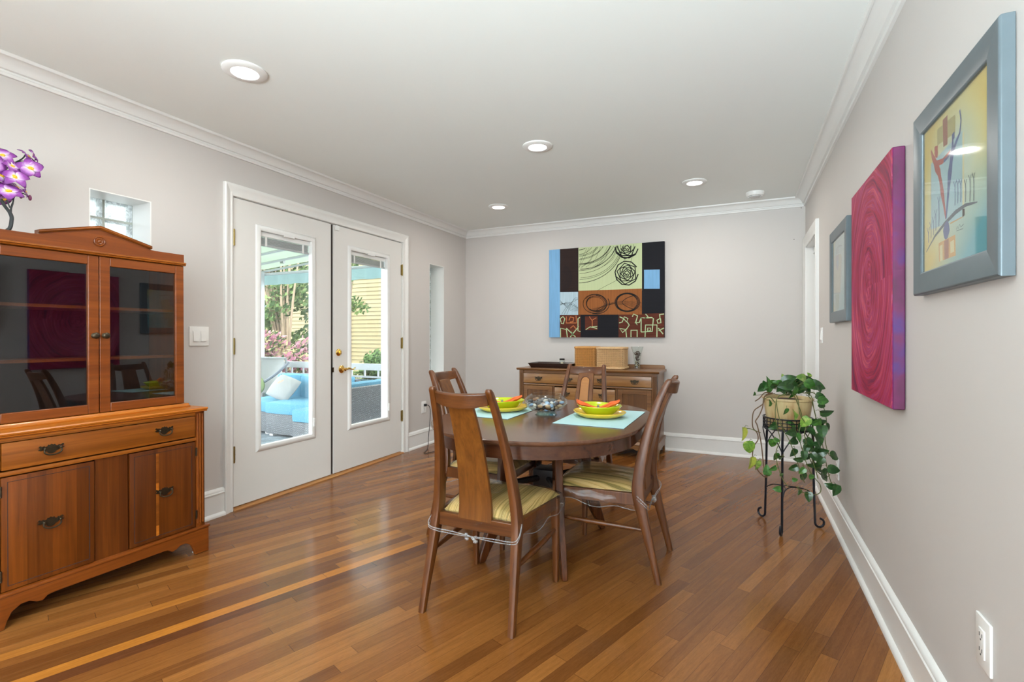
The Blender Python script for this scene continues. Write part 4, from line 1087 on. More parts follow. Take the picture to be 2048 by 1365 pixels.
def patch(mi, x0, x1, y0l, y0r, y1, l):
    m.mi = mi
    # front skin with thickness
    P = [Q(x0, y0l), Q(x1, y0r), Q(x1, y1), Q(x0, y1)]
    P[0].z = min(P[0].z, pz1); P[1].z = min(P[1].z, pz1)
    for q in P: q.z = max(q.z, pz0)
    A = [m.bm.verts.new(q+Vector((0,-l,0))) for q in P]; Bk = [m.bm.verts.new(q) for q in P]
    m._f(A); 
    for j in range(4): m._f([A[j], A[(j+1) % 4], Bk[(j+1) % 4], Bk[j]])
patch(1, 104, 227, 200, 200, 1240, .0006); patch(2, 227, 437, 190, 185, 697, .0006); patch(3, 437, 1160, 180, 130, 690, .0006)
patch(1, 1183, 1362, 453, 450, 671, .0007); patch(4, 227, 434, 703, 701, 968, .0006); patch(5, 437, 1159, 690, 668, 965, .0008)
patch(6, 225, 462, 972, 970, 1240, .0006); patch(6, 512, 655, 985, 983, 1142, .0007); patch(6, 893, 1412, 962, 950, 1240, .0006)
def stroke(mi, pts, w, l=.0012, closed=False, clip=None):
    m.mi = mi; P = [Q(x, y) for x, y in pts]
    n_ = len(P)
    L, R_ = [], []
    for i, p in enumerate(P):
        a_ = P[i-1] if (i or closed) else P[0]; b_ = P[(i+1) % n_] if (i < n_-1 or closed) else P[-1]
        d = Vector((b_.x-a_.x, 0, b_.z-a_.z)); d = d.normalized() if d.length else Vector((1,0,0)); nn = Vector((-d.z, 0, d.x))*w/2
        f = lambda q: Vector((min(max(q.x, px0), px1), PYF-l, min(max(q.z, pz0), pz1)))
        L.append(m.bm.verts.new(f(p+nn))); R_.append(m.bm.verts.new(f(p-nn)))
    for i in range(n_ if closed else n_-1):
        j = (i+1) % n_; m._f([L[i], L[j], R_[j], R_[i]])
def arc(cx, cy, rx, ry, a0, a1, k=24): return [(cx+rx*math.cos(math.radians(a0+(a1-a0)*i/k)), cy+ry*math.sin(math.radians(a0+(a1-a0)*i/k))) for i in range(k+1)]
rnd = random.Random(3)
def clipline(P, x0, x1, y0, y1): return [(min(max(x, x0), x1), min(max(y, y0), y1)) for x, y in P if x0-6 <= x <= x1+6 and y0-6 <= y <= y1+6]
for k, (cx, cy, rx, ry) in enumerate([(440,130,120,90),(430,120,180,150),(450,100,240,190),(430,60,330,260),(440,80,380,300),(460,20,420,370),(430,40,470,420),(440,90,300,240),(470,110,400,330),(440,130,440,360),(450,140,470,400),(440,130,500,430),(430,120,520,480),(480,80,340,300),(440,60,260,220)]):
    P = [p for p in arc(cx, cy, rx, ry, 0, 95, 30) if p[0] >= 439 and p[1] >= 205-.09*(p[0]-437)]
    if len(P) > 2: stroke(8, P, .0038 if k % 4 else .006, .0012+k*.00002)
for k in range(9):
    x = 470+rnd.uniform(0, 440); y0 = 200-.06*(x-437)
    P = smooth([(x+60, y0, 0), (x+30, y0+60, 0), (x-10, y0+150, 0), (max(441, x-110), y0+230, 0)], 6)
    stroke(8, [(max(440, p.x), p.y) for p in P], .0025, .0014)
stroke(8, [(p.x, p.y) for p in smooth([(1062,160,0),(1060,230,0),(1030,370,0),(960,490,0),(880,565,0),(740,640,0),(655,686,0)], 6)], .003)
# two spiral roses
for cx, cy, s, cut in ((985,200,1.0,True),(985,490,1.0,False)):
    P = []
    for i in range(30):
        a_ = i*math.radians(67)+.4; r = (14+i*4.1)*s
        P.append((cx+r*math.cos(a_)*.98, cy+r*math.sin(a_)))
    Lq = []
    for p in P:
        if cut and p[1] < 150: 
            if len(Lq) > 1: stroke(8, Lq, .0115, .0016)
            Lq = []; continue
        Lq.append(p)
    if len(Lq) > 1: stroke(8, Lq, .0115, .0016)
    stroke(8, [q for q in arc(cx, cy, 132*s, 118*s if cut else 140*s, 5, 330, 9) if not (cut and q[1] < 150)], .012, .0017)
# loops on the ochre panel
for k in range(6):
    stroke(8, arc(635+rnd.uniform(-10,12), 835+rnd.uniform(-6,6), 100+k*9, 78+k*8, rnd.uniform(0,360), rnd.uniform(380,700) if k < 3 else 340+rnd.uniform(0,360), 36), .0045+.0015*(k % 3), .0014+k*.00005)
for k in range(3): stroke(8, arc(990+k*2, 825, 118+k*12, 98+k*5, k*50, 360+k*50, 30), .0085-.001*k, .0015+k*.00005)
for k in range(7): stroke(8, [(p.x, p.y) for p in smooth([(600-10*k,960-8*k,0),(720+20*k,860-3*k,0),(880,815+6*k,0),(1000,810+8*k,0),(1155,830+15*k,0)], 6)], .002, .0013)
stroke(8, [(p.x, p.y) for p in smooth([(1090,745,0),(1000,770,0),(935,825,0),(1000,880,0),(1060,900,0)], 6)], .006, .0017)
for k in range(6): stroke(8, [(p.x, p.y) for p in smooth([(230,860-12*k,0),(290,825+8*k,0),(360,830+18*k,0),(432,880+8*k,0)], 6)], .0025+(.002 if k == 1 else 0), .0012)
for k in range(3): stroke(8, [(p.x, p.y) for p in smooth([(245+30*k,962,0),(300+20*k,880,0),(370+10*k,820-20*k,0),(432,790-8*k,0)], 6)], .0025, .0013)
for k in range(8): stroke(0, arc(235, 540, 50+11*k, 60+13*k, -70, 80, 16) if k else arc(235,540,40,50,-70,80,12), .003, .0010)
# angular line work along the bottom
W9 = .0105
for P in ([(240,1050),(230,1010),(262,985),(282,1010),(265,1070),(240,1060)], [(235,1225),(235,1120),(300,1135),(312,1225)], [(300,1120),(405,1222)], [(345,1222),(440,1100)], [(455,995),(432,1010),(432,1150),(460,1160)], [(350,1160),(380,1195),(350,1210)]): stroke(7, P, W9, .0012)
for P in ([(330,1030),(345,990),(385,1000),(375,1045),(340,1050)], [(410,975),(415,1060),(300,1060),(300,985)], [(345,1120),(380,1090),(412,1130)]): stroke(9, P, W9, .0013)
for P in ([(560,985),(590,1030),(640,1000)], [(595,1030),(595,1100)]): stroke(9, P, .008, .0013)
for P in ([(520,1138),(570,1105),(650,1125)], [(590,1105),(652,1100)]): stroke(7, P, .008, .0013)
for P in ([(900,1060),(935,1050),(960,990),(1000,1010),(985,1050),(950,1010),(905,990)], [(985,1040),(1015,1085),(985,1130),(940,1170),(905,1125),(975,1135),(985,1225)], [(1050,990),(1065,960),(1110,980),(1090,1050),(1105,1085),(1080,1060),(1130,1055),(1150,1000)], [(1035,1222),(1035,1145),(1105,1145),(1105,1222)], [(1150,1165),(1150,1000),(1195,1005),(1270,1000),(1290,1010),(1275,1160),(1150,1165)], [(1195,1222),(1200,1085),(1330,1085),(1330,1222)], [(1225,1160),(1225,1120),(1255,1120),(1255,1150),(1225,1160)], [(1345,1120),(1400,1190)], [(1410,1120),(1350,1150)], [(1360,960),(1365,1010),(1330,1030),(1340,1065),(1375,1060),(1370,1010)], [(1365,965),(1410,960)], [(1200,960),(1230,990),(1190,1010)]): stroke(7, P, W9, .0013)
m.build('painted_pattern', PM_, abst, fix=False)

# ================================================================== RIGHT WALL PICTURES
def swirl_mat():
    t = NT('magenta_swirl_paint'); v = t.obj()
    q = t.mapping(v, (1, 1, .80))
    n1 = t.add('TexNoise'); n1.inputs['Scale'].default_value = 3.0; n1.inputs['Detail'].default_value = 2; t.lk(q, n1.inputs['Vector'])
    wq = t.add('VectorMath', operation='ADD'); sc = t.add('VectorMath', operation='SCALE'); t.lk(n1.outputs['Color'], sc.inputs[0]); sc.inputs['Scale'].default_value = .07
    t.lk(q, wq.inputs[0]); t.lk(sc.outputs[0], wq.inputs[1])
    sp = t.add('SeparateXYZ'); t.lk(wq.outputs[0], sp.inputs[0])
    y_, z_ = t.math('SUBTRACT', sp.outputs[1], .035), t.math('SUBTRACT', sp.outputs[2], .035)
    r = t.math('SQRT', t.math('ADD', t.math('MULTIPLY', y_, y_), t.math('MULTIPLY', z_, z_)))
    an = t.math('ARCTAN2', z_, y_)
    cv = t.add('CombineXYZ'); t.lk(t.math('MULTIPLY', r, 62), cv.inputs[0]); t.lk(t.math('MULTIPLY', an, .9), cv.inputs[1])
    s1 = t.noise(cv.outputs[0], 1, 5, .7)
    cv2 = t.add('CombineXYZ'); t.lk(t.math('MULTIPLY', r, 11), cv2.inputs[0]); t.lk(t.math('MULTIPLY', an, .6), cv2.inputs[1]); s2 = t.noise(cv2.outputs[0], 1, 2)
    f = t.math('ADD', t.math('MULTIPLY', s1, .6), t.math('MULTIPLY', s2, .4))
    col = t.ramp(f, [(.36, srgb(96,26,74)), (.44, srgb(140,30,68)), (.49, srgb(172,38,70)), (.53, srgb(156,52,106)), (.57, srgb(192,70,84)), (.66, srgb(204,100,150))])
    return t.done(t.bsdf(col, .6, spec=.2, normal=t.bump(s1, .25, .003)))
def side_mat():
    t = NT('purple_canvas_edge'); n = t.noise(t.mapping(t.obj(), (1, 1, .8)), 7, 3)
    return t.done(t.bsdf(t.ramp(n, [(.35, srgb(84,30,66)), (.5, srgb(104,28,82)), (.6, srgb(78,40,110)), (.7, srgb(140,30,80))]), .5))
cx0, cy0, cy1, cz0, cz1 = .490, 2.190, 2.918, .900, 1.845
mag = thing('swirl_canvas', 'large magenta canvas with concentric painted swirls on the right wall', 'painting', (XR, (cy0+cy1)/2, (cz0+cz1)/2))
m = MB().box(cx0, XR-.001, cy0, cy1, cz0, cz1); m.build('stretched_canvas', side_mat(), mag, bevel=.004)
MB().box(cx0-.0012, cx0+.001, cy0+.003, cy1-.003, cz0+.003, cz1-.003).build('painted_face', swirl_mat(), mag)

M_PEWTER = plain('pewter_frame', (98,110,116), .38, .25, vary=.12, scale=14)
M_PEWTER_E = plain('pewter_frame_edge', (150,172,180), .25, .3)
def print_mat(name, stops, ctr, k):
    t = NT(name); v = t.obj(); sp = t.add('SeparateXYZ'); t.lk(v, sp.inputs[0])
    n = t.noise(v, 6, 4)
    y_, z_ = t.math('DIVIDE', t.math('SUBTRACT', sp.outputs[1], ctr[0]), k[0]), t.math('DIVIDE', t.math('SUBTRACT', sp.outputs[2], ctr[1]), k[1])
    r = t.math('SQRT', t.math('ADD', t.math('MULTIPLY', y_, y_), t.math('MULTIPLY', z_, z_)))
    f = t.math('ADD', r, t.math('MULTIPLY', t.math('SUBTRACT', n, .5), .35))
    c = t.ramp(f, stops)
    low = t.math('MULTIPLY', t.math('ADD', t.math('MULTIPLY', sp.outputs[1], -1.6), t.math('MULTIPLY', sp.outputs[2], -2.4)), 1.0)
    c = t.mix(t.ramp(low, [(.18, (0,0,0)), (.62, (1,1,1))]), c, srgb(126,190,200))
    return t.done(t.bsdf(c, .6))
def framed(label, name, y0, y1, z0, z1, bw, xf, mat):
    t = thing(name, label, 'framed picture', (XR, (y0+y1)/2, (z0+z1)/2), group='pewter-framed prints')
    P = [(0,0),(0,-.024),(.06,-.028),(.93,-.026),(1,-.022),(1,-.012)]; secs = []
    cs = [(y0,z0),(y1,z0),(y1,z1),(y0,z1)]
    for y, z in cs:
        sy = 1 if y == y0 else -1; sz = 1 if z == z0 else -1
        secs.append([Vector((xf+.028+dx, y+sy*bw*s, z+sz*bw*s)) for s, dx in P])
    MB().sweep(None, secs+[secs[0]], caps=False).build('picture_frame', M_PEWTER, t, bevel=.0015)
    MB().box(xf+.012, xf+.014, y0+bw-.004, y1-bw+.004, z0+bw-.004, z1-bw+.004).build('print', mat, t)
    MB().box(xf+.0075, xf+.0085, y0+bw-.004, y1-bw+.004, z0+bw-.004, z1-bw+.004).build('picture_glass', M_PICGL, t)
    MB().box(xf+.028, XR-.001, y0+.02, y1-.02, z0+.02, z1-.02).build('backing', M_DARKGAP, t)
    return t
XP = .500
pm1 = print_mat('print_yellow_aqua', [(0, srgb(206,226,220)), (.45, srgb(214,226,200)), (.8, srgb(230,220,150)), (1, srgb(232,206,104))], (0, .0), (.24, .25))
f1 = framed('large pewter-framed print of a red and a blue dancing figure, nearest the camera', 'framed_print', 1.405, 1.995, 1.293, 1.856, .068, XP, pm1)
pm3 = print_mat('print_pale_aqua', [(0, srgb(206,220,212)), (.5, srgb(196,220,216)), (.85, srgb(190,214,212)), (1, srgb(216,214,160))], (0, 0), (.26, .26))
f3 = framed('smaller-looking pewter-framed pale print of a suited figure, between doorway and magenta canvas', 'framed_print', 3.129, 3.680, 1.247, 1.806, .066, XP, pm3)
def inks(parent, ink_list, org, sc, xs, mats, y_lim, z_lim):
    m = MB(); cnt = [0]
    def G(x, y): 
        cnt[0] += 0; p = onX(org[0]+x/sc, org[1]+y/sc, xs+.012); 
        return Vector((xs+.012, min(max(p.y, y_lim[0]), y_lim[1]), min(max(p.z, z_lim[0]), z_lim[1])))
    for li, (mi, w, pts, cl) in enumerate(ink_list):
        m.mi = mi; l = Vector((-.0002-.00002*li, 0, 0)); P = [G(x, y) for x, y in pts]
        if cl == 'fill': m.quad([p+l for p in P]); continue
        L, R_ = [], []; n_ = len(P)
        for i, p in enumerate(P):
            a_, b_ = P[max(i-1,0)], P[min(i+1,n_-1)]; d = (b_-a_); d = d.normalized() if d.length else Vector((0,1,0)); nn = Vector((0,-d.z,d.y))*(w[i]*1.5 if isinstance(w, list) else w*1.2)/2
            L.append(m.bm.verts.new(p+nn+l)); R_.append(m.bm.verts.new(p-nn+l))
        for i in range(n_-1): m._f([L[i], L[i+1], R_[i+1], R_[i]])
    for f in m.bm.faces: f.smooth = False
    m.build('printed_image', mats, parent, fix=False)
IM = [plain('ink_brown', (164,98,76), .6, vary=.2), plain('ink_tan', (186,176,110), .6, vary=.1), plain('ink_aqua', (176,212,218), .6, vary=.15), plain('ink_red', (186,72,56), .6, vary=.15), plain('ink_blue', (70,90,150), .6, vary=.2), plain('ink_slate', (58,74,88), .6), plain('ink_orange', (222,170,98), .6, vary=.2), plain('ink_pale_yellow', (232,222,170), .6)]
ink1 = [(1,0,[(215,545),(297,475),(297,560),(215,617)],'fill'), (0,0,[(240,447),(262,430),(262,610),(243,625)],'fill'), (6,0,[(185,745),(192,738),(192,860),(185,865)],'fill'),
 (2,0,[(187,700),(330,548),(330,945),(187,1000)],'fill'), (6,0,[(275,968),(340,935),(340,905),(330,905),(330,945),(275,975)],'fill'), (7,0,[(330,560),(338,552),(338,900),(330,905)],'fill'),
 (3,[.004,.012,.014,.020,.016,.010],[(187,640),(196,672),(205,692),(212,715),(224,740),(232,790)],0), (3,[.012,.016,.009,.006],[(230,770),(238,830),(247,890),(255,950)],0), (3,[.012,.010,.007,.004],[(212,700),(240,688),(258,665),(275,640)],0), (3,.020,[(208,636),(212,655),(210,672)],0), (3,.010,[(203,632),(218,626)],0),
 (4,[.005,.010,.018,.014,.020,.010,.006],[(286,590),(286,620),(284,650),(279,690),(273,740),(266,830),(256,950)],0), (4,.015,[(288,560),(289,590)],0), (4,[.010,.008,.006,.004,.005],[(288,640),(304,595),(318,560),(324,500),(318,455)],0), (4,[.006,.005,.006],[(285,640),(262,672),(245,690)],0),
 (5,[.002,.005,.007,.008,.006,.002],[(165,1103),(205,1030),(250,972),(300,920),(345,888),(399,874)],0),
 (4,[.004,.026,.036,.026,.004],[(243,1003),(249,1003),(258,1003),(266,1003),(272,1003)],0),
 (6,0,[(222,1062),(298,1022),(300,1128),(224,1164)],'fill'), (0,0,[(247,1052),(268,1040),(268,1138),(249,1146)],'fill'), (7,0,[(227,1075),(240,1067),(241,1140),(229,1145)],'fill'), (7,0,[(275,1056),(292,1046),(293,1100),(276,1108)],'fill')]
for k, (x, y0, y1) in enumerate([(345,875,790),(365,872,770),(382,868,762),(297,890,800),(310,880,790),(323,875,790),(176,1060,1010),(188,1040,985),(199,1025,960),(210,1005,930),(224,985,870)]):
    ink1.append((5 if k < 3 else 4, .0032, [(x, y0), (x+1, (y0+y1)/2), (x, y1)], 0)); ink1.append((5 if k < 3 else 4, .0026, [(x-6, y1-18), (x, y1+8), (x+6, y1-22)], 0))
ink1.append((5, .0015, [(303,1000),(309,985),(312,996),(320,975),(324,988),(338,974)], 0)); ink1.append((5, .0012, [(305,1006),(335,995)], 0))
inks(f1, ink1, (1780, 20), 2.275, XP, IM, (1.49, 1.91), (1.377, 1.772))
I3 = [plain('ink_soft_tan', (206,200,170), .6, vary=.08), plain('ink_soft_grey', (150,164,170), .6, vary=.1), plain('ink_soft_mauve', (180,166,176), .6, vary=.1), plain('ink_soft_blue', (160,190,204), .6), plain('ink_soft_sage', (160,182,160), .6, vary=.1)]
ink3 = [(0,0,[(158,545),(182,520),(240,500),(247,560),(238,700),(232,945),(158,952)],'fill'), (2,0,[(180,530),(214,505),(212,640),(196,700),(182,640)],'fill'), (3,0,[(190,585),(212,570),(204,655)],'fill'),
 (1,.022,[(187,450),(190,500)],0), (2,.016,[(204,440),(206,490)],0), (1,[.004,.007,.004],[(196,430),(222,408),(252,405)],0), (4,0,[(172,965),(218,955),(218,1125),(180,1142)],'fill'), (1,.004,[(196,960),(198,1130)],0), (1,.005,[(158,952),(232,945)],0), (2,.006,[(160,560),(156,800),(158,945)],0), (2,.006,[(245,540),(236,800),(232,945)],0), (2,.006,[(150,820),(158,800)],0), (4,.006,[(247,690),(252,700)],0)]
inks(f3, ink3, (1640, 420), 5.6875, XP, I3, (3.21, 3.60), (1.325, 1.73))

for u, v, lb in ((1588, 479, 'tiny dark nail left in the back wall near the right corner'), (1602.5, 415, 'tiny dark nail just under the moulding in the back right corner')):
    p = onY(u, v, YB); p.x = min(p.x, XR-.02); p.z = min(p.z, 2.35)
    tag(MB().lathe([(.004,0),(.004,-.003),(.001,-.004)], p, 8, 'y').build('wall_nail', M_BRONZE), lb, 'nail', 'nails in the back wall')
# ================================================================== WROUGHT IRON PLANT STAND
SCX, SCY = .252, 3.450
st = thing('plant_stand', 'black wrought iron plant stand with three curled feet by the right wall', 'plant stand', (SCX, SCY, 0))
RT = .133
angs = [math.atan2(3.568-SCY, .119-SCX), math.atan2(3.274-SCY, .206-SCX), math.atan2(3.51-SCY, .429-SCX)]
for an in angs:
    d = Vector((math.cos(an), math.sin(an), 0)); c = Vector((SCX, SCY, 0)); hook = []
    r0 = .158
    path = [c+d*(RT-.03)+Vector((0,0,.612)), c+d*(RT+.0)+Vector((0,0,.603)), c+d*(r0-.018)+Vector((0,0,.575)), c+d*(r0-.012)+Vector((0,0,.53)), c+d*(r0-.008)+Vector((0,0,.30)), c+d*r0+Vector((0,0,.05))]
    for k in range(9):
        a_ = PI+k*PI*1.45/8; hook.append(c+d*(r0+.026+.026*math.cos(a_))+Vector((0,0,.033+.026*math.sin(a_))))
    MB().tube(smooth(path, 4)[:-1]+[c+d*r0+Vector((0,0,.05))]+hook, .0066, 8).build('leg', M_BLACK, st)
    e = Vector((-d.y, d.x, 0))
    m = MB()
    for s in (-1, 1):
        m.tube(smooth([c+d*(r0-.010)+Vector((0,0,.475)), c+d*(r0-.020)+e*s*.028+Vector((0,0,.53)), c+d*(RT-.018)+e*s*.070+Vector((0,0,.585)), c+d*(RT-.045)+e*s*.105+Vector((0,0,.603))], 5), .0034, 6)
    m.build('scroll_brace', M_BLACK, st)
m = MB()
for i in range(3):
    a0, a1 = angs[i], angs[(i+1) % 3]; c = Vector((SCX, SCY, 0))
    p0 = c+Vector((math.cos(a0), math.sin(a0), 0))*.148; p1 = c+Vector((math.cos(a1), math.sin(a1), 0))*.148
    m.tube(smooth([p0+Vector((0,0,.205)), p0.lerp(c, .35)+Vector((0,0,.235)), (p0+p1)/2*.25+c*.75+Vector((0,0,.245)), p1.lerp(c, .35)+Vector((0,0,.235)), p1+Vector((0,0,.205))], 6), .0035, 6)
m.build('lower_brace', M_BLACK, st)
m = MB(); R = RT
for z, r in ((.604,.0042),(.628,.0028),(.648,.0028),(.670,.0045)): m.tube([(SCX+R*math.cos(2*PI*k/48), SCY+R*math.sin(2*PI*k/48), z) for k in range(48)], r, 6, closed=True)
for k in range(34):
    a_ = 2*PI*k/34; m.tube([(SCX+R*math.cos(a_), SCY+R*math.sin(a_), .604), (SCX+R*math.cos(a_), SCY+R*math.sin(a_), .670)], .0022, 5)
for k in range(-3, 4):
    h_ = math.sqrt(R*R-(k*.036)**2); m.tube([(SCX-h_, SCY+k*.036, .604), (SCX+h_, SCY+k*.036, .604)], .003, 5)
m.build('basket_ring', M_BLACK, st)

# ================================================================== TRAILING PLANT
def pot_mat():
    t = NT('cream_streaked_pot'); v = t.obj()
    n = t.noise(t.mapping(v, (30,30,2.5)), 1, 4, .6); n2 = t.noise(v, 5, 3)
    c = t.ramp(t.math('ADD', t.math('MULTIPLY', n, .4), t.math('MULTIPLY', n2, .6)), [(.36, srgb(214,200,150)), (.5, srgb(200,176,128)), (.62, srgb(176,138,92))])
    return t.done(t.bsdf(c, .4, coat=.2))
pl = thing('potted_pothos', 'trailing green plant with yellowish leaves in a cream pot on the iron stand', 'plant', (SCX, SCY, .608))
MB().lathe([(.001,.608),(.106,.608),(.110,.612),(.133,.775),(.139,.780),(.139,.792),(.133,.793),(.128,.786),(.105,.625),(.001,.622)], (SCX, SCY, 0), 40, cap=False).build('pot', pot_mat(), pl)
M_SOIL = plain('bark_soil', (70,44,30), .9, vary=.5, scale=60, bump=.8)
MB().lathe([(.127,.772),(.06,.782),(.001,.785)], (SCX, SCY, 0), 30, cap=False).build('soil', M_SOIL, pl)
def VP(u, v, d=3.0):
    dr_ = ray(u, v); 
    if dr_.x*d > .500: d = .500/dr_.x
    return _O+dr_*d
M_VINE = plain('green_vine', (92,100,50), .5, vary=.3); M_VINEB = plain('woody_vine', (104,78,52), .6, vary=.3)
vines = [([(1550,788),(1535,790),(1528,796),(1525,815),(1518,832),(1511,843),(1514,850),(1519,870),(1523,892),(1526,920),(1529,945),(1534,956)], 2.90, 'b'),
 ([(1545,786),(1530,792),(1526,808),(1509,821),(1505,836),(1506,856),(1514,866),(1516,880),(1508,893),(1505,912),(1508,928),(1518,944),(1531,955),(1540,946)], 2.93, 'b'),
 ([(1575,788),(1556,794),(1551,815),(1551,838),(1554,855),(1560,880),(1553,900),(1552,915),(1558,940),(1567,962),(1576,974)], 2.84, 'g'),
 ([(1590,788),(1596,800),(1600,830),(1612,850),(1609,870),(1618,900),(1628,930),(1636,958)], 2.85, 'g'),
 ([(1605,786),(1622,792),(1628,820),(1634,845),(1641,870),(1648,905),(1655,940),(1662,965),(1672,984)], 2.90, 'g'),
 ([(1585,788),(1592,800),(1604,835),(1598,870),(1606,905),(1616,935),(1628,955),(1640,970),(1641,984),(1630,990),(1605,985),(1594,975)], 2.87, 'g'),
 ([(1570,790),(1553,800),(1562,850),(1578,880),(1590,912),(1600,940),(1609,966)], 2.83, 'g'),
 ([(1610,786),(1626,786),(1640,800),(1650,825),(1653,850),(1650,880),(1658,910),(1668,914)], 2.95, 'g'),
 ([(1612,790),(1622,800),(1632,840),(1622,860),(1612,890),(1625,930),(1648,955),(1660,950)], 2.92, 'g'),
 ([(1545,788),(1530,786),(1519,797),(1510,803)], 2.92, 'b'), ([(1521,866),(1500,858),(1490,858)], 2.9, 'g'), ([(1526,800),(1540,795),(1550,806)], 2.86, 'g')]
for pts, d, kind in vines:
    P = smooth([VP(u, v, d+.004*math.sin(i*1.7)) for i, (u, v) in enumerate(pts)], 5)
    MB().tube(P, .0024 if kind == 'g' else .0032, 6).build('vine', M_VINE if kind == 'g' else M_VINEB, pl)
def leafmat(name, a, b_, c_, coat=.3):
    t = NT(name); n = t.noise(t.obj(), 28, 3, .6, 1.5)
    return t.done(t.bsdf(t.ramp(n, [(.35, srgb(*a)), (.55, srgb(*b_)), (.72, srgb(*c_))]), .32, coat=coat))
LM = [leafmat('leaf_deep_green', (28,62,28), (42,84,36), (62,106,44)), leafmat('leaf_mid_green', (46,92,36), (64,118,44), (96,146,60)), leafmat('leaf_variegated', (90,140,50), (130,170,66), (196,206,110)), leafmat('leaf_yellowing', (170,178,60), (190,196,80), (150,170,60))]
LV = [(345,155,70,-80,1),(300,205,62,150,0),(375,165,50,-30,1),(352,208,60,90,1),(392,190,50,20,0),(247,245,26,-90,1),(455,125,44,-90,2),(500,140,78,-30,0),(470,185,80,170,0),(520,180,74,10,0),(525,238,75,110,1),(590,135,80,-160,2),(622,152,92,10,0),(600,182,92,80,0),(640,112,36,-120,2),(700,188,84,15,0),(716,212,50,60,0),(560,172,64,60,0),(430,200,62,130,0),(480,212,74,40,0),(420,170,60,200,1),(325,185,55,120,0),(650,180,70,40,1),(575,215,60,100,0),(450,222,50,60,0),(630,225,55,70,0),(355,175,60,-110,1),
 (725,265,62,20,0),(745,295,72,10,1),(735,330,50,30,0),(770,380,78,-10,0),(710,450,88,200,0),(777,490,60,60,0),(735,515,84,100,0),(690,452,74,160,1),(610,450,82,120,2),(540,395,72,90,2),(470,375,52,95,1),(510,460,60,200,1),(358,310,46,-90,1),(380,480,62,150,0),(515,520,84,170,0),(525,585,72,160,0),(585,490,72,90,0),(640,600,72,60,0),(645,640,62,30,0),(525,670,62,110,0),(605,690,62,90,0),(560,717,56,170,0),(640,690,62,-10,0),(715,580,92,70,0),(735,665,78,-20,0),(660,755,66,170,0),(700,770,76,200,0),(527,780,60,150,0),(600,845,66,60,0),(745,830,92,60,0),(720,730,62,120,0),(825,690,82,5,0),(820,790,76,10,0),(755,850,72,40,0),(785,905,56,200,0),(832,940,78,110,0),(655,845,42,90,1),(590,800,52,130,1),(660,520,70,50,0),(565,560,60,70,1),(680,640,60,140,0),
 (170,535,88,95,3),(210,632,92,75,2),(225,745,86,100,3),(268,762,70,90,2),(338,792,66,-90,1),(350,820,40,10,1),(380,782,50,150,1),(410,580,42,0,1),(376,602,62,90,1),(400,700,60,90,1),(435,700,50,200,0),(410,930,52,180,1),(568,957,46,90,1),(638,987,64,90,0),(540,863,36,0,1),(445,825,32,0,1),(680,700,60,60,0),(690,610,60,200,0),(620,640,55,110,0)]
m = MB(); m2 = MB(); rnd = random.Random(8)
for i, (cx, cy, L, an, mi) in enumerate(LV):
    u, v = 1440+cx/3.593, 720+cy/3.593; Lp = L/3.593
    d = (2.95+rnd.uniform(-.10,.10)) if cy < 260 else (2.88+rnd.uniform(-.07,.03) if cx > 450 else 2.87+rnd.uniform(-.03,.05))
    p = VP(u, v, d); size = Lp*d/FPX*(1.22 if cy < 260 else 1.08); a_ = math.radians(an)
    out_ = -_F; ax = (_R*math.cos(a_)+Vector((0,0,-math.sin(a_)))); side = ax.cross(out_)
    tilt = rnd.uniform(-.5,.5); roll = rnd.uniform(-.7,.7)
    out2 = (out_*math.cos(tilt)+ax*math.sin(tilt)).normalized(); ax2 = (ax-out2*ax.dot(out2)).normalized(); side = ax2.cross(out2)
    side2 = side*math.cos(roll)+out2*math.sin(roll); out3 = ax2.cross(side2)*-1
    m.mi = mi; rows = []
    hw = [0,.30,.42,.44,.38,.27,.14,.0]; tt = [-.5,-.52,-.38,-.18,.05,.25,.42,.56]; n_ = 8
    mid = []; Lr = []; Rr = []
    for k in range(8):
        curl = -.35*(tt[k]+.1)**2*size
        t_ = tt[k] if k else -.44
        mid.append(m.bm.verts.new(p+ax2*t_*size+out3*(curl)))
        if 0 < k < 7:
            up_ = .13*size*hw[k]*2
            Lr.append(m.bm.verts.new(p+ax2*tt[k]*size-side2*hw[k]*size*.92+out3*(curl+up_))); Rr.append(m.bm.verts.new(p+ax2*tt[k]*size+side2*hw[k]*size*.92+out3*(curl+up_)))
    for S_ in (Lr, Rr):
        m._f([mid[0], mid[1], S_[0]], True)
        for k in range(5): m._f([mid[k+1], mid[k+2], S_[k+1], S_[k]], True)
        m._f([mid[6], mid[7], S_[5]], True)
    # petiole back to the crown or vine
    q0 = p-ax2*.44*size; tgt = Vector((SCX, SCY, .80)) if cy < 260 else q0+Vector((SCX-q0.x, SCY-q0.y, 0)).normalized()*.035+Vector((0,0,.01))
    mdl = q0.lerp(tgt, .5)+Vector((0,0,.012))
    m.mi = 4; m.tube([q0, mdl, q0.lerp(tgt, .95)], .0013, 5)
for v_ in m.bm.verts:
    if v_.co.x > XR-.012: v_.co.x = XR-.012
m.build('foliage', LM+[M_VINE], pl, fix=False)

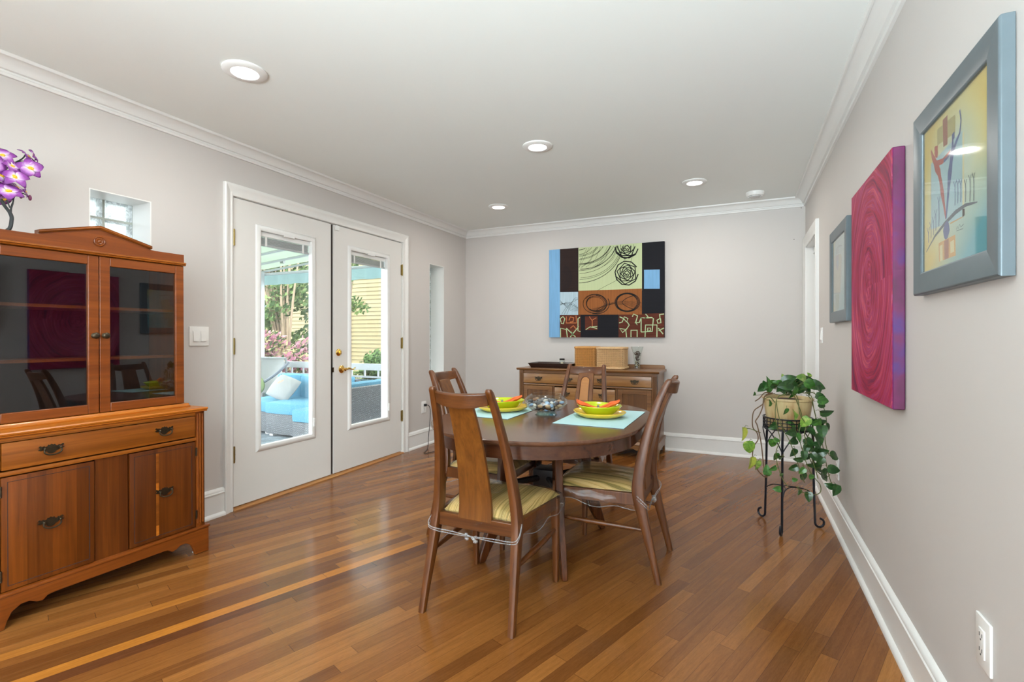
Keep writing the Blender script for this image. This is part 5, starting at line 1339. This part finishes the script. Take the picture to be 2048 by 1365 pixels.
# ================================================================== OUTSIDE: DECK, SOFA, CANOPY, GARDEN
DZ = -.10
def deckmat():
    t = NT('painted_deck_rug'); n = t.noise(t.obj(), 5, 3)
    return t.done(t.bsdf(t.ramp(n, [(.4, srgb(100,110,118)), (.55, srgb(126,136,144)), (.65, srgb(150,160,168))]), .8))
dk = MB().box(-8.2, XL-WT, -1.0, 7.0, DZ-.12, DZ).build('deck', deckmat()); dk['kind'] = 'structure'
gr = MB().box(-60, XL-WT-.001, -30, 40, -.9, -.7).build('ground', plain('garden_ground', (76,83,56), .9, vary=.3, scale=2)); gr['kind'] = 'structure'
def wickermat():
    t = NT('grey_wicker'); v = t.obj(); sp = t.add('SeparateXYZ'); t.lk(v, sp.inputs[0])
    s = t.math('ADD', sp.outputs[0], sp.outputs[1])
    w = t.add('TexBrick'); cv = t.add('CombineXYZ'); t.lk(s, cv.inputs[0]); t.lk(sp.outputs[2], cv.inputs[1]); t.lk(cv.outputs[0], w.inputs['Vector'])
    w.inputs['Scale'].default_value = 1; w.inputs['Brick Width'].default_value = .03; w.inputs['Row Height'].default_value = .012; w.inputs['Mortar Size'].default_value = .003
    w.inputs['Color1'].default_value = (*srgb(116,118,122), 1); w.inputs['Color2'].default_value = (*srgb(138,140,142), 1); w.inputs['Mortar'].default_value = (*srgb(72,76,80), 1)
    return t.done(t.bsdf(w.outputs[0], .6, normal=t.bump(w.outputs['Fac'], .4, .004)))
M_WICK = wickermat(); M_AQUA = plain('aqua_cushion', (89,150,177), .8, vary=.04, scale=6)
def sofa(label, x0, x1, y0, y1, back, seat_h=.30, top=.61):
    t = thing('wicker_sofa', label, 'outdoor sofa', ((x0+x1)/2, (y0+y1)/2, DZ), group='grey wicker sectional sofa units')
    MB().box(x0, x1, y0, y1, DZ+.03, DZ+.29, .012).build('wicker_base', M_WICK, t)
    b = .10
    if back == 'N': MB().box(x0, x1, y1-b, y1, DZ+.29, top-.02, .012).build('wicker_back', M_WICK, t); sx = (x0, x1, y0-.02, y1-b); bk = (x0+.01, x1-.01, y1-b-.17, y1-b+.02)
    else: MB().box(x1-b, x1, y0, y1, DZ+.29, top-.02, .012).build('wicker_back', M_WICK, t); sx = (x0-.02, x1-b, y0, y1); bk = (x1-b-.17, x1-b+.02, y0+.01, y1-.01)
    MB().box(sx[0], sx[1], sx[2], sx[3], DZ+.285, DZ+.43, .035).build('seat_cushion', M_AQUA, t)
    MB().box(bk[0], bk[1], bk[2], bk[3], DZ+.42, top+.02, .04).build('back_cushion', M_AQUA, t)
    m = MB()
    for x in (x0+.06, x1-.06):
        for y in (y0+.06, y1-.06): m.box(x-.03, x+.03, y-.03, y+.03, DZ, DZ+.03)
    m.build('foot', M_PLATE, t); return t
sofa('grey wicker sofa unit with aqua cushions and a white pillow, seen through the left door', -5.50, -4.66, 4.40, 5.20, 'N')
sofa('grey wicker corner sofa unit whose woven back shows through the right door', -4.64, -3.88, 4.06, 5.20, 'E')
sofa('grey wicker sofa unit at the far left edge of the door glass', -6.02, -5.53, 4.46, 5.26, 'N')
# scatter pillow with faint print
pc_ = Vector((-5.56, 4.72, DZ+.575)); Mx = Matrix.Translation(pc_) @ Matrix.Rotation(math.radians(14), 4, 'Y') @ Matrix.Rotation(math.radians(-24), 4, 'X')
M_PIL = plain('printed_white_pillow', (160,160,158), .8, vary=.03)
t = thing('scatter_pillow', 'white square pillow with a small printed bird leaning on the aqua sofa', 'pillow', pc_)
def pil(u, v, s): 
    a_, b_ = u*2-1, v*2-1; k = (max(0, (1-abs(a_)**2.6)*(1-abs(b_)**2.6)))**.5
    return Mx @ Vector((a_*.205*(1-.05*b_*b_)+b_*.04, s*.06*k, b_*.165*(1-.05*a_*a_)))
m = MB().grid(lambda u, v: pil(u, v, -1), 16, 16).grid(lambda u, v: pil(u, v, 1), 16, 16); bmesh.ops.remove_doubles(m.bm, verts=m.bm.verts, dist=.0005); m.build('pillow_cover', M_PIL, t)
m = MB(); pr = lambda a_, b_: pil((a_/.23+1)/2, (b_/.23+1)/2, -1)+Mx.to_3x3()@Vector((0,-.002,0))
m.mi = 0; 
for x, y, r in ((-.07,.07,.022),(-.055,.095,.018),(-.04,.115,.014),(-.085,.05,.014)):
    m.quad([pr(x+r*math.cos(q), y+r*1.3*math.sin(q)) for q in [k*PI/4 for k in range(8)]])
m.mi = 1
for x, y, w_ in ((-.03,.045,.05),(0,.02,.12),(.03,.0,.09),(.0,-.02,.07)):
    for k in range(int(w_/.018)): m.quad([pr(x+k*.018, y), pr(x+k*.018+.010, y+.002), pr(x+k*.018+.010, y+.006), pr(x+k*.018, y+.004)])
m.build('printed_motif', [plain('print_coral', (214,160,140), .8), plain('print_grey', (150,150,150), .8)], t, fix=False)
# grey sling chair with lime pillow, left edge
t = thing('sling_chair', 'grey fabric sling chair with grey strap beyond the left sofa', 'outdoor chair', (-6.35, 5.05, DZ))
M_SLING = plain('grey_sling', (140,142,140), .8)
MB().grid(lambda u, v: Vector((-6.60+.50*u, 5.00+.12*math.sin(PI*u)+.20*v, .33+.50*v)), 10, 8).build('sling_back', M_SLING, t)
MB().tube(smooth([(-6.04,5.22,.78),(-6.10,5.05,.62),(-6.25,4.95,.50),(-6.45,4.92,.43)], 5), .02, 6).build('strap', plain('strap_grey', (120,124,132), .7), t)
MB().tube([(-6.62,5.24,DZ),(-6.60,5.22,.84)], .015, 8).tube([(-6.08,5.24,DZ),(-6.10,5.22,.84)], .015, 8).tube([(-6.60,5.22,.84),(-6.10,5.22,.84)], .015, 8).build('chair_frame', M_SLING, t)
t2 = MB().ball((0,0,0), .13, (1,.5,1), 12, 8).build('pillow', plain('lime_pillow', (150,164,112), .8)); t2.location = (-6.33, 4.93, .46); tag(t2, 'pale lime pillow lying on the grey sling chair', 'pillow')
# railing
M_RAIL = plain('white_railing', (180,182,184), .5)
rl = thing('deck_railing', 'white deck railing with lattice and teal canvas panel behind the sofas', 'railing', (-5.3, 5.55, DZ))
MB().box(-8.1, -3.36, 5.49, 5.55, .685, .775).build('top_rail', M_RAIL, rl)
m = MB().box(-8.1, -3.36, 5.50, 5.53, .575, .60)
for k in range(20): x = -8.0+k*.24; m.box(x, x+.02, 5.505, 5.525, .60, .69)
m.build('lattice', M_RAIL, rl)
for x in (-6.98, -5.72, -4.4): MB().box(x-.03, x+.03, 5.49, 5.55, DZ, .69).build('baluster_post', M_RAIL, rl)
def clothm(name, rgb):
    t = NT(name); a_ = t.add('BsdfDiffuse'); a_.inputs[0].default_value = (*srgb(*rgb), 1); b_ = t.add('BsdfTranslucent'); b_.inputs[0].default_value = (*srgb(*rgb), 1)
    mx = t.add('MixShader'); mx.inputs[0].default_value = .55; t.lk(a_.outputs[0], mx.inputs[1]); t.lk(b_.outputs[0], mx.inputs[2]); return t.done(mx.outputs[0])
M_TEAL = clothm('teal_canvas', (120,145,145)); M_AWN = clothm('pale_awning_canvas', (188,196,184))
MB().box(-8.1, -3.36, 5.535, 5.545, DZ+.05, .55).build('canvas_panel', M_TEAL, rl)
# canopy
cn = thing('deck_canopy', 'pale teal canvas canopy on a white frame over the deck', 'canopy', (-5.2, 3.3, 2.2))
zc_ = lambda x: 2.20+(x+7.0)*.075
MB().prism([(-7.05, zc_(-7.05)+.05), (-3.34, zc_(-3.34)+.05), (-3.34, zc_(-3.34)+.056), (-7.05, zc_(-7.05)+.056)], lambda u, v, w: Vector((u, w, v)), 2.05, 5.6).build('canopy_canvas', M_AWN, cn)
for k in range(9):
    y = 2.1+k*.43
    for dz in ((0,)): MB().tube([(-7.0, y, zc_(-7.0)+dz), (-3.36, y, zc_(-3.36)+dz)], .018, 6).build('frame_rib', M_RAIL, cn)
for x in (-4.3, -5.3, -6.2):
    m = MB()
    for k in range(5): y = 2.45+k*.7; m.box(x-.03, x+.03, y-.02, y+.02, zc_(x)-.01, zc_(x)+.05)
    m.build('frame_bracket', M_CHR, cn)
MB().tube([(-7.0, 2.05, 2.20), (-7.0, 5.55, 2.20)], .022, 6).build('eave_beam', M_RAIL, cn)
MB().tube([(-7.0, 5.56, 2.16), (-3.36, 5.56, 2.16)], .022, 6).build('end_beam', M_RAIL, cn)
m = MB(); N = 60
m.grid(lambda u, v: Vector((-7.05+3.65*u, 5.60+.008*math.sin(u*90), (2.18 if v < .5 else 1.99+.004*math.sin(u*70))+.0*v)), N, 1); m.build('valance', M_TEAL, cn, fix=False)
for x, y in ((-6.98, 5.50), (-6.98, 2.12)): MB().box(x-.035, x+.035, y-.035, y+.035, DZ, 2.19).build('canopy_post', M_RAIL, cn)
# neighbouring house
M_SID = NT('pale_yellow_siding'); 
M_SIDM = M_SID.done(M_SID.bsdf(srgb(142,128,94), .7))
hs = thing('clapboard_house', 'pale yellow clapboard house beyond the garden', 'house', (-14, 13, -.7))
m = MB(); k = 0; z = -.7
while z < 6.5:
    m.prism([(13.0, z), (12.975, z), (12.995, z+.135), (13.0, z+.135)], lambda u, v, w: Vector((w, u, v)), -26, -4.2); z += .135
m.build('siding', M_SIDM, hs)
MB().box(-26, -4.2, 13.0, 13.2, -.7, 6.5).build('wall', M_SIDM, hs)
m = MB()
def hwin(x0, x1, z0, z1):
    f = MB().box(x0-.09, x1+.09, 12.93, 12.99, z0-.09, z1+.09); o = f.build('window_frame', M_RAIL, hs)
    MB().box(x0, x1, 12.915, 12.935, z0, z1).build('window_pane', plain('far_window_glass', (96,112,124), .1), o)
    MB().box(x0, x1, 12.90, 12.93, (z0+z1)/2-.03, (z0+z1)/2+.03).build('sash_bar', M_RAIL, o)
hwin(-12.95, -12.15, .30, 2.1); hwin(-16.7, -15.8, 1.2, 2.5); hwin(-20, -19, 1.0, 3.0)
# trees and shrubs
def leafcloud(m, c, rad, n, size, rnd, mats=1, squash=.8):
    for _ in range(n):
        d = Vector((rnd.gauss(0,1), rnd.gauss(0,1), rnd.gauss(0,1))).normalized()*rnd.random()**.45
        p = Vector(c)+Vector((d.x*rad[0], d.y*rad[1], d.z*rad[2])); s = size*rnd.uniform(.6,1.3)
        a_ = Vector((rnd.gauss(0,1), rnd.gauss(0,1), rnd.gauss(0,1))).normalized(); b_ = a_.orthogonal().normalized(); q = a_.cross(b_)
        m.mi = rnd.randrange(mats)
        m._f([m.bm.verts.new(p+b_*s), m.bm.verts.new(p+q*s*.5), m.bm.verts.new(p-b_*s), m.bm.verts.new(p-q*s*.5)])
def leafy(name, rgb):
    t = NT(name); a_ = t.add('BsdfDiffuse'); a_.inputs[0].default_value = (*srgb(*rgb), 1); b_ = t.add('BsdfTranslucent'); b_.inputs[0].default_value = (*srgb(*rgb), 1)
    mx = t.add('MixShader'); mx.inputs[0].default_value = .4; t.lk(a_.outputs[0], mx.inputs[1]); t.lk(b_.outputs[0], mx.inputs[2]); return t.done(mx.outputs[0])
G1, G2, G3 = leafy('tree_leaf_green', (96,120,76)), leafy('tree_leaf_light', (128,148,96)), leafy('tree_leaf_dark', (67,89,57))
PK1, PK2, PK3 = leafy('shrub_pink', (180,136,148)), leafy('shrub_rose', (156,105,120)), leafy('shrub_cream', (179,171,128))
M_BARK = plain('pale_bark', (140,121,99), .8, vary=.15)
rnd = random.Random(77)
tree = thing('multi_stem_tree', 'tall tree with many slender pale stems behind the railing', 'tree', (-9.4, 8.4, -.7))
for k in range(16):
    a_ = rnd.uniform(-1, 1); q = rnd.uniform(-.5, .5)
    MB().tube(smooth([(-9.35+.12*a_, 8.1+.12*q, -.7), (-9.35+.25*a_, 8.0+.2*q, .8), (-9.3+.75*a_, 7.9+.4*q, 2.4), (-9.15+1.5*a_, 7.9+.7*q, 4.6)], 4), [.028]*4+[.024]*4+[.018]*4+[.010], 6).build('stem', M_BARK, tree)
m = MB()
for _ in range(44):
    leafcloud(m, (-10.0+rnd.uniform(-1.6,1.0), 8.4+rnd.uniform(-.8,.8), rnd.uniform(.9, 4.2)), (.5,.4,.35), 230, .075, rnd, 3)
m.build('foliage', [G1, G2, G3], tree, fix=False)
tr2 = thing('leafy_tree', 'green tree whose branches hang in front of the yellow house', 'tree', (-8.0, 9.6, -.7))
MB().tube(smooth([(-9.3,9.9,-.7),(-9.2,9.8,1.5),(-8.9,9.6,2.6),(-8.3,9.3,3.2)], 4), .05, 8).build('trunk', M_BARK, tr2)
m = MB()
for c_ in ((-8.7,9.3,2.75),(-8.4,9.2,2.95),(-8.6,9.3,2.0),(-8.3,9.2,1.85),(-8.6,9.4,.2),(-7.9,9.2,3.1)):
    leafcloud(m, c_, (.30,.2,.17), 110, .05, rnd, 3)
m.build('foliage', [G1, G2, G3], tr2, fix=False)
sh = thing('pink_shrub', 'dense shrub with pink and cream leaves behind the railing', 'shrub', (-7.6, 6.9, -.7))
m = MB()
for _ in range(46): leafcloud(m, (-7.8+rnd.uniform(-1.5,.7), 6.9+rnd.uniform(-.5,.5), rnd.uniform(-.3, 1.15)), (.32,.3,.22), 190, .055, rnd, 4)
m.build('foliage', [PK1, PK2, PK3, G3], sh, fix=False)
MB().tube([(-7.6,6.9,-.7),(-7.6,6.9,.6)], .05, 8).build('trunk', M_BARK, sh)
gs = thing('round_green_shrub', 'rounded dark green shrub beside the yellow house', 'shrub', (-6.5, 8.2, -.7))
m = MB()
for _ in range(22): leafcloud(m, (-6.75+rnd.uniform(-.25,.5), 8.2+rnd.uniform(-.4,.4), rnd.uniform(-.4, .72)), (.3,.3,.22), 240, .055, rnd, 2)
m.build('foliage', [G3, G1], gs, fix=False)
MB().tube([(-6.2,8.2,-.7),(-6.2,8.2,.4)], .04, 8).build('trunk', M_BARK, gs)
